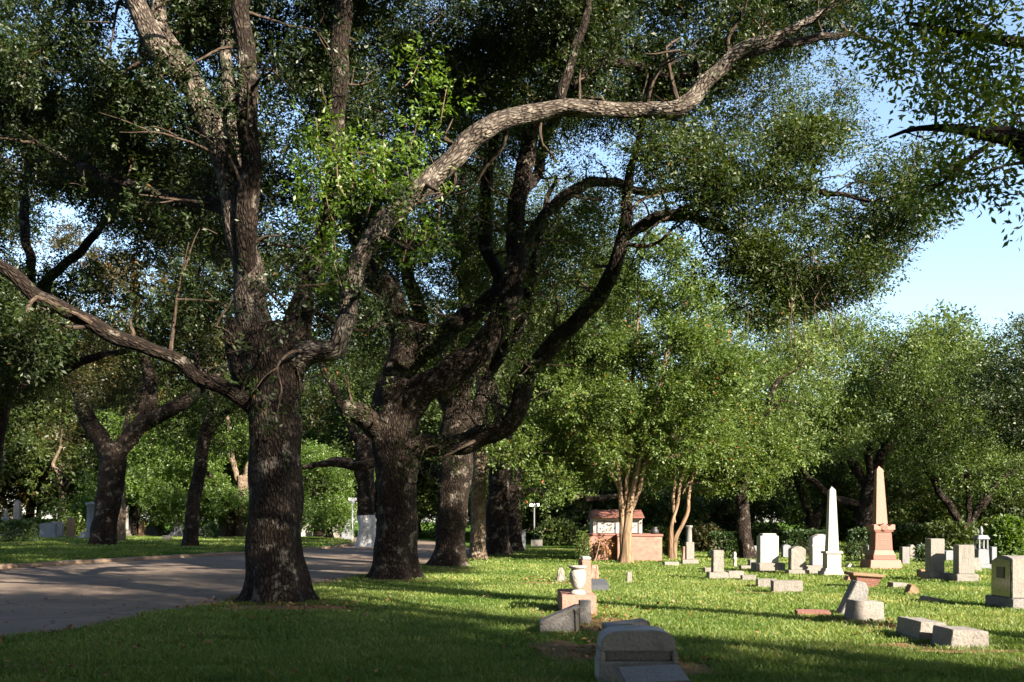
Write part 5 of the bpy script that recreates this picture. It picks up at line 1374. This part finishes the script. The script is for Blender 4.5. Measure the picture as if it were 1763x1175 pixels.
for (u, v, w, h, m, rise, lab) in [(1202, 948, 9, 30, GRANITE_D, 3, 'dark slim headstone behind the column right of the crape myrtles'), (1228, 951, 12, 22, BROWN, 4, 'low brown stone before the dark shrub'),
        (1293, 956, 10, 12, GRANITE, 3, 'tiny pale stone at the foot of the thick trunk'), (1302, 958, 16, 18, BLUEG, 2, 'blue grey low stone left behind the stepped white headstone'), (1355, 960, 14, 22, BLUEG, 3, 'dark blue stone peeping out right of the stepped white headstone'),
        (1560, 972, 13, 30, GRANITE_D, 0, 'dark square stone right of the pink obelisk base'), (1500, 973, 12, 34, GRANITE_D, 2, 'dark stone hidden behind the left of the pink obelisk'), (1571, 962, 9, 24, GRANITE, 4, 'grey slim stone among shrubs right of the pink obelisk'),
        (1585, 960, 8, 22, BLUEG, 3, 'blue slim stone next to the grey slim stone'), (1636, 966, 15, 18, BLUEG, 2, 'low blue stone between the twin pillars'), (1712, 978, 9, 36, BLUEG, 0, 'narrow dark slab beside the blue grey monument'),
        (901, 945, 8, 32, BLUEG, 3, 'bluish upright stone left of the street name board'), (1215, 944, 8, 26, GRANITE, 3, 'pale thin headstone under the dark shrub'), (1366, 958, 12, 14, PINK, 2, 'low pinkish stone behind the rounded rough headstone'), (1610, 955, 10, 20, MARBLE, 4, 'small white stone at the foot of the wood right')]:
    slab_stone(lab, u, v, w, h, m, rise, z0=0, group=GR, base=False)
slab_stone('small triangular pale stone right of the white obelisk', 1465, 978, 12, 7, MARBLE, rise=5, z0=0, group=GR, base=False)
slab_stone('broad pale wall stone glimpsed between trunks left of the street name board', 924, 941, 20, 11, GRANITE, rise=0, z0=0, group=GR, base=False)

# red flowers beside the blue grey monument
r, s = grave('flowers', 'small bunch of red flowers between the right pillar stone and the monument', 'flowers', 1685, 978, back=-.1)
g = np.random.default_rng(8)
tb = Tubes()
for k in range(6):
    tb.add([np.array([0, 0, 0]), np.array([g.normal(0, .04), g.normal(0, .04), .16]), np.array([g.normal(0, .09), g.normal(0, .06), .32])], [.006, .005, .004], segs=4, step=.1, lump=0, seed=k)
link('stem', tb.mesh('stem'), TWIG, r)
lv = Leaves(); p = np.array([0, 0, .34]) + g.normal(0, .06, (40, 3)); lv.add(*sprays(p, g.normal(0, 1, (40, 3)), 5, .05, .045, .04, g))
link('bloom', lv.mesh('bloom'), ROSE, r)

# ------------------------------------------------------------------ grass and fallen leaves
DIRT = [(1030, 1075, .5, 1.3), (990, 1120, .55, 1.0), (1160, 1150, .4, .7), (545, 1047, .9, .5), (1520, 1080, .5, .4), (1340, 1020, 1.0, .35), (960, 1004, 1.0, .5), (1600, 1112, .8, .25), (470, 1046, 1.1, .55), (680, 1000, .9, .5), (772, 980, .9, .5), (1078, 970, .8, .45), (1670, 1122, .7, .2)]
TUFTS = [(1101, 1186, 150), (1667, 1119, 76), (1601, 1107, 60), (1494, 1073, 62), (1472, 1062, 60), (966, 1093, 78), (997, 1061, 66), (1402, 1063, 60), (1614, 1040, 46), (1573, 1025, 26), (1551, 1015, 30), (1613, 1001, 50), (1661, 1004, 50),
         (1236, 999, 38), (1357, 1022, 54), (1321, 1014, 36), (1290, 1002, 26), (1376, 991, 40), (1438, 993, 42), (1326, 986, 54), (1757, 1051, 60), (1034, 1020, 36), (475, 1042, 130), (680, 1002, 90), (1494, 1014, 40)]
def in_frame(x, y, m=.06):
    return (np.abs(x) < y * (881.5 / F + m) + .5)
def grass(name, zones, seed):
    g = np.random.default_rng(seed)
    Vs, Ts = [], []
    for (y0, y1, dens, h, w, left) in zones:
        wmax = y1 * .56 + 1
        n = int(dens * (y1 - y0) * wmax * 2)
        y = g.uniform(y0, y1, n); x = g.uniform(-wmax, wmax, n)
        if left:
            k = in_frame(x, y) & (x < far_edge(y) - .22)
        else:
            k = in_frame(x, y) & (x > near_edge(y) - .05 + .12 * np.sin(y * 1.7 + 1) + .09 * np.sin(y * 3.9 + 2) + g.normal(0, .10, n))
        x, y = x[k], y[k]
        pp = np.stack([x, y, 0 * x], 1)
        pn = vnoise(pp, 1.1, 3) + .6 * vnoise(pp, 4.5, 4)
        keep = pn + g.normal(0, .5, len(x)) > -.75
        for (du, dv, rx, ry) in DIRT:
            dx_, dy_ = G(du, dv)
            e = ((x - dx_) / rx) ** 2 + ((y - dy_) / ry) ** 2
            keep &= ~((e < 1.1 + .5 * pn) & (g.random(len(x)) < .88))
        x, y, pn = x[keep], y[keep], pn[keep]
        n = len(x)
        a = g.uniform(0, 6.283, n)
        hh = h * g.uniform(.5, 1.3, n) * (1 + .35 * np.clip(pn, -1, 1))
        lean = g.normal(0, .55, (n, 2)) * hh[:, None]
        ww = w * g.uniform(.6, 1.3, n)
        z0 = np.full(n, -.012)
        if left:
            dd = far_edge(y) - .22 - x
            z0 = .13 + np.minimum(.25, dd * .012) + .03 * np.sin(x * .7) * np.sin(y * .5) - .01
        dx, dy = np.cos(a) * ww / 2, np.sin(a) * ww / 2
        A = np.stack([x - dx, y - dy, z0], 1); B = np.stack([x + dx, y + dy, z0], 1)
        M = np.stack([x + lean[:, 0] * .45, y + lean[:, 1] * .45, z0 + hh * .62], 1)
        C1 = M + np.stack([dx * .7, dy * .7, 0 * dx], 1)
        C0 = M - np.stack([dx * .7, dy * .7, 0 * dx], 1)
        T = np.stack([x + lean[:, 0], y + lean[:, 1], z0 + hh * .95], 1)
        # two-piece blade as a kinked kite: base, shoulder, tip, shoulder
        Vs.append(np.stack([(A + B) / 2, C1, T, C0], 1).reshape(-1, 3))
        Ts.append(np.clip(.45 + .22 * pn + g.normal(0, .2, n), 0, 1))
    for (u, v, wd) in TUFTS:
        x0_, y0_ = G(u, v); sw = y0_ / F * wd
        n = int(260 * sw + 60)
        x = x0_ + g.uniform(-.55, .55, n) * sw; y = y0_ - np.abs(g.normal(.02, .05, n)); hh = g.uniform(.035, .095, n); a = g.uniform(0, 6.283, n)
        lean = g.normal(0, .45, (n, 2)) * hh[:, None]; ww = .012 * g.uniform(.6, 1.3, n) * max(1, y0_ / 15)
        dx, dy = np.cos(a) * ww / 2, np.sin(a) * ww / 2; z0 = np.full(n, -.01)
        M = np.stack([x + lean[:, 0] * .45, y + lean[:, 1] * .45, z0 + hh * .6], 1); o2 = np.stack([dx, dy, 0 * dx], 1) * .7
        Vs.append(np.stack([np.stack([x, y, z0], 1), M + o2, np.stack([x + lean[:, 0], y + lean[:, 1], z0 + hh * .95], 1), M - o2], 1).reshape(-1, 3))
        Ts.append(np.clip(.5 + g.normal(0, .22, n), 0, 1))
    V = np.vstack(Vs)
    me = np_mesh(name, V, np.arange(len(V)).reshape(-1, 4), tint=np.concatenate(Ts))
    return tag(link(name, me, GRASS), kind='stuff')
grass('grass', [(8.2, 12, 2600, .075, .011, 0), (12, 17, 1500, .07, .014, 0), (17, 25, 700, .065, .020, 0), (25, 36, 330, .06, .03, 0), (36, 55, 130, .06, .05, 0), (30, 48, 120, .08, .05, 1), (48, 75, 60, .09, .08, 1)], 77)
def litter():
    g = np.random.default_rng(78)
    P_ = []
    def put(n, xf, yf, zf=.035):
        P_.append(np.stack([xf, yf, np.full(n, zf) if np.isscalar(zf) else zf], 1))
    n = 260; y = g.uniform(8.5, 22, n); put(n, g.uniform(-.55, .55, n) * y, y)
    for (u, v, sp, n) in [(540, 1046, .7, 140), (470, 1046, .6, 60), (1020, 1062, .45, 120), (1020, 1090, .5, 120), (1000, 1130, .4, 90), (1150, 1140, .3, 60), (1560, 1085, .5, 90), (1510, 1075, .4, 50), (980, 1000, .8, 90), (920, 1000, 1, 60), (1130, 1045, .8, 60), (60, 1160, .7, 220), (250, 1110, .7, 90)]:
        x, y = G(u, v); put(n, g.normal(x, sp, n), g.normal(y, sp * 1.2, n))
    n = 700; y = g.uniform(25, 60, n); put(n, far_edge(y) + np.abs(g.normal(0, .35, n)) - .1, y, .02)
    n = 1400; y = g.uniform(10, 45, n); put(n, near_edge(y) + g.normal(0, .16, n), y, .012)
    n = 260; y = g.uniform(10, 45, n); put(n, near_edge(y) - np.abs(g.normal(0, .5, n)), y, .012)
    p = np.vstack(P_)
    p[:, 2] = np.where((p[:, 0] < near_edge(p[:, 1])) , np.minimum(p[:, 2], .02), p[:, 2])
    d = g.normal(0, 1, p.shape); d[:, 2] *= .25
    V, Fc, T = sprays(p, d, 1, .085, .045, .02, g, flat=.85)
    V[:, 2] = np.maximum(V[:, 2], .006)
    tag(link('fallen_leaves', np_mesh('fallen_leaves', V, Fc, tint=T), DRYLEAF), kind='stuff')
litter()
# bare earth patches round the stones and the trunk
def dirt():
    g = np.random.default_rng(79)
    i = 0
    for (u, v, rx, ry) in DIRT:
        x, y = G(u, v); n = 36
        vs = [(x, y, -.004 + .0005 * i)]
        for k in range(n):
            a = 2 * math.pi * k / n
            q = 1 + .25 * math.sin(3 * a + i) + .15 * math.sin(7 * a + 2 * i) + g.normal(0, .06)
            vs.append((x + rx * q * math.cos(a), y + ry * q * math.sin(a), -.004 + .0005 * i))
        me = bpy.data.meshes.new('bare_ground')
        me.from_pydata(vs, [], [(0, 1 + k, 1 + (k + 1) % n) for k in range(n)])
        tag(link('bare_ground', me, SOIL), kind='structure'); i += 1
dirt()
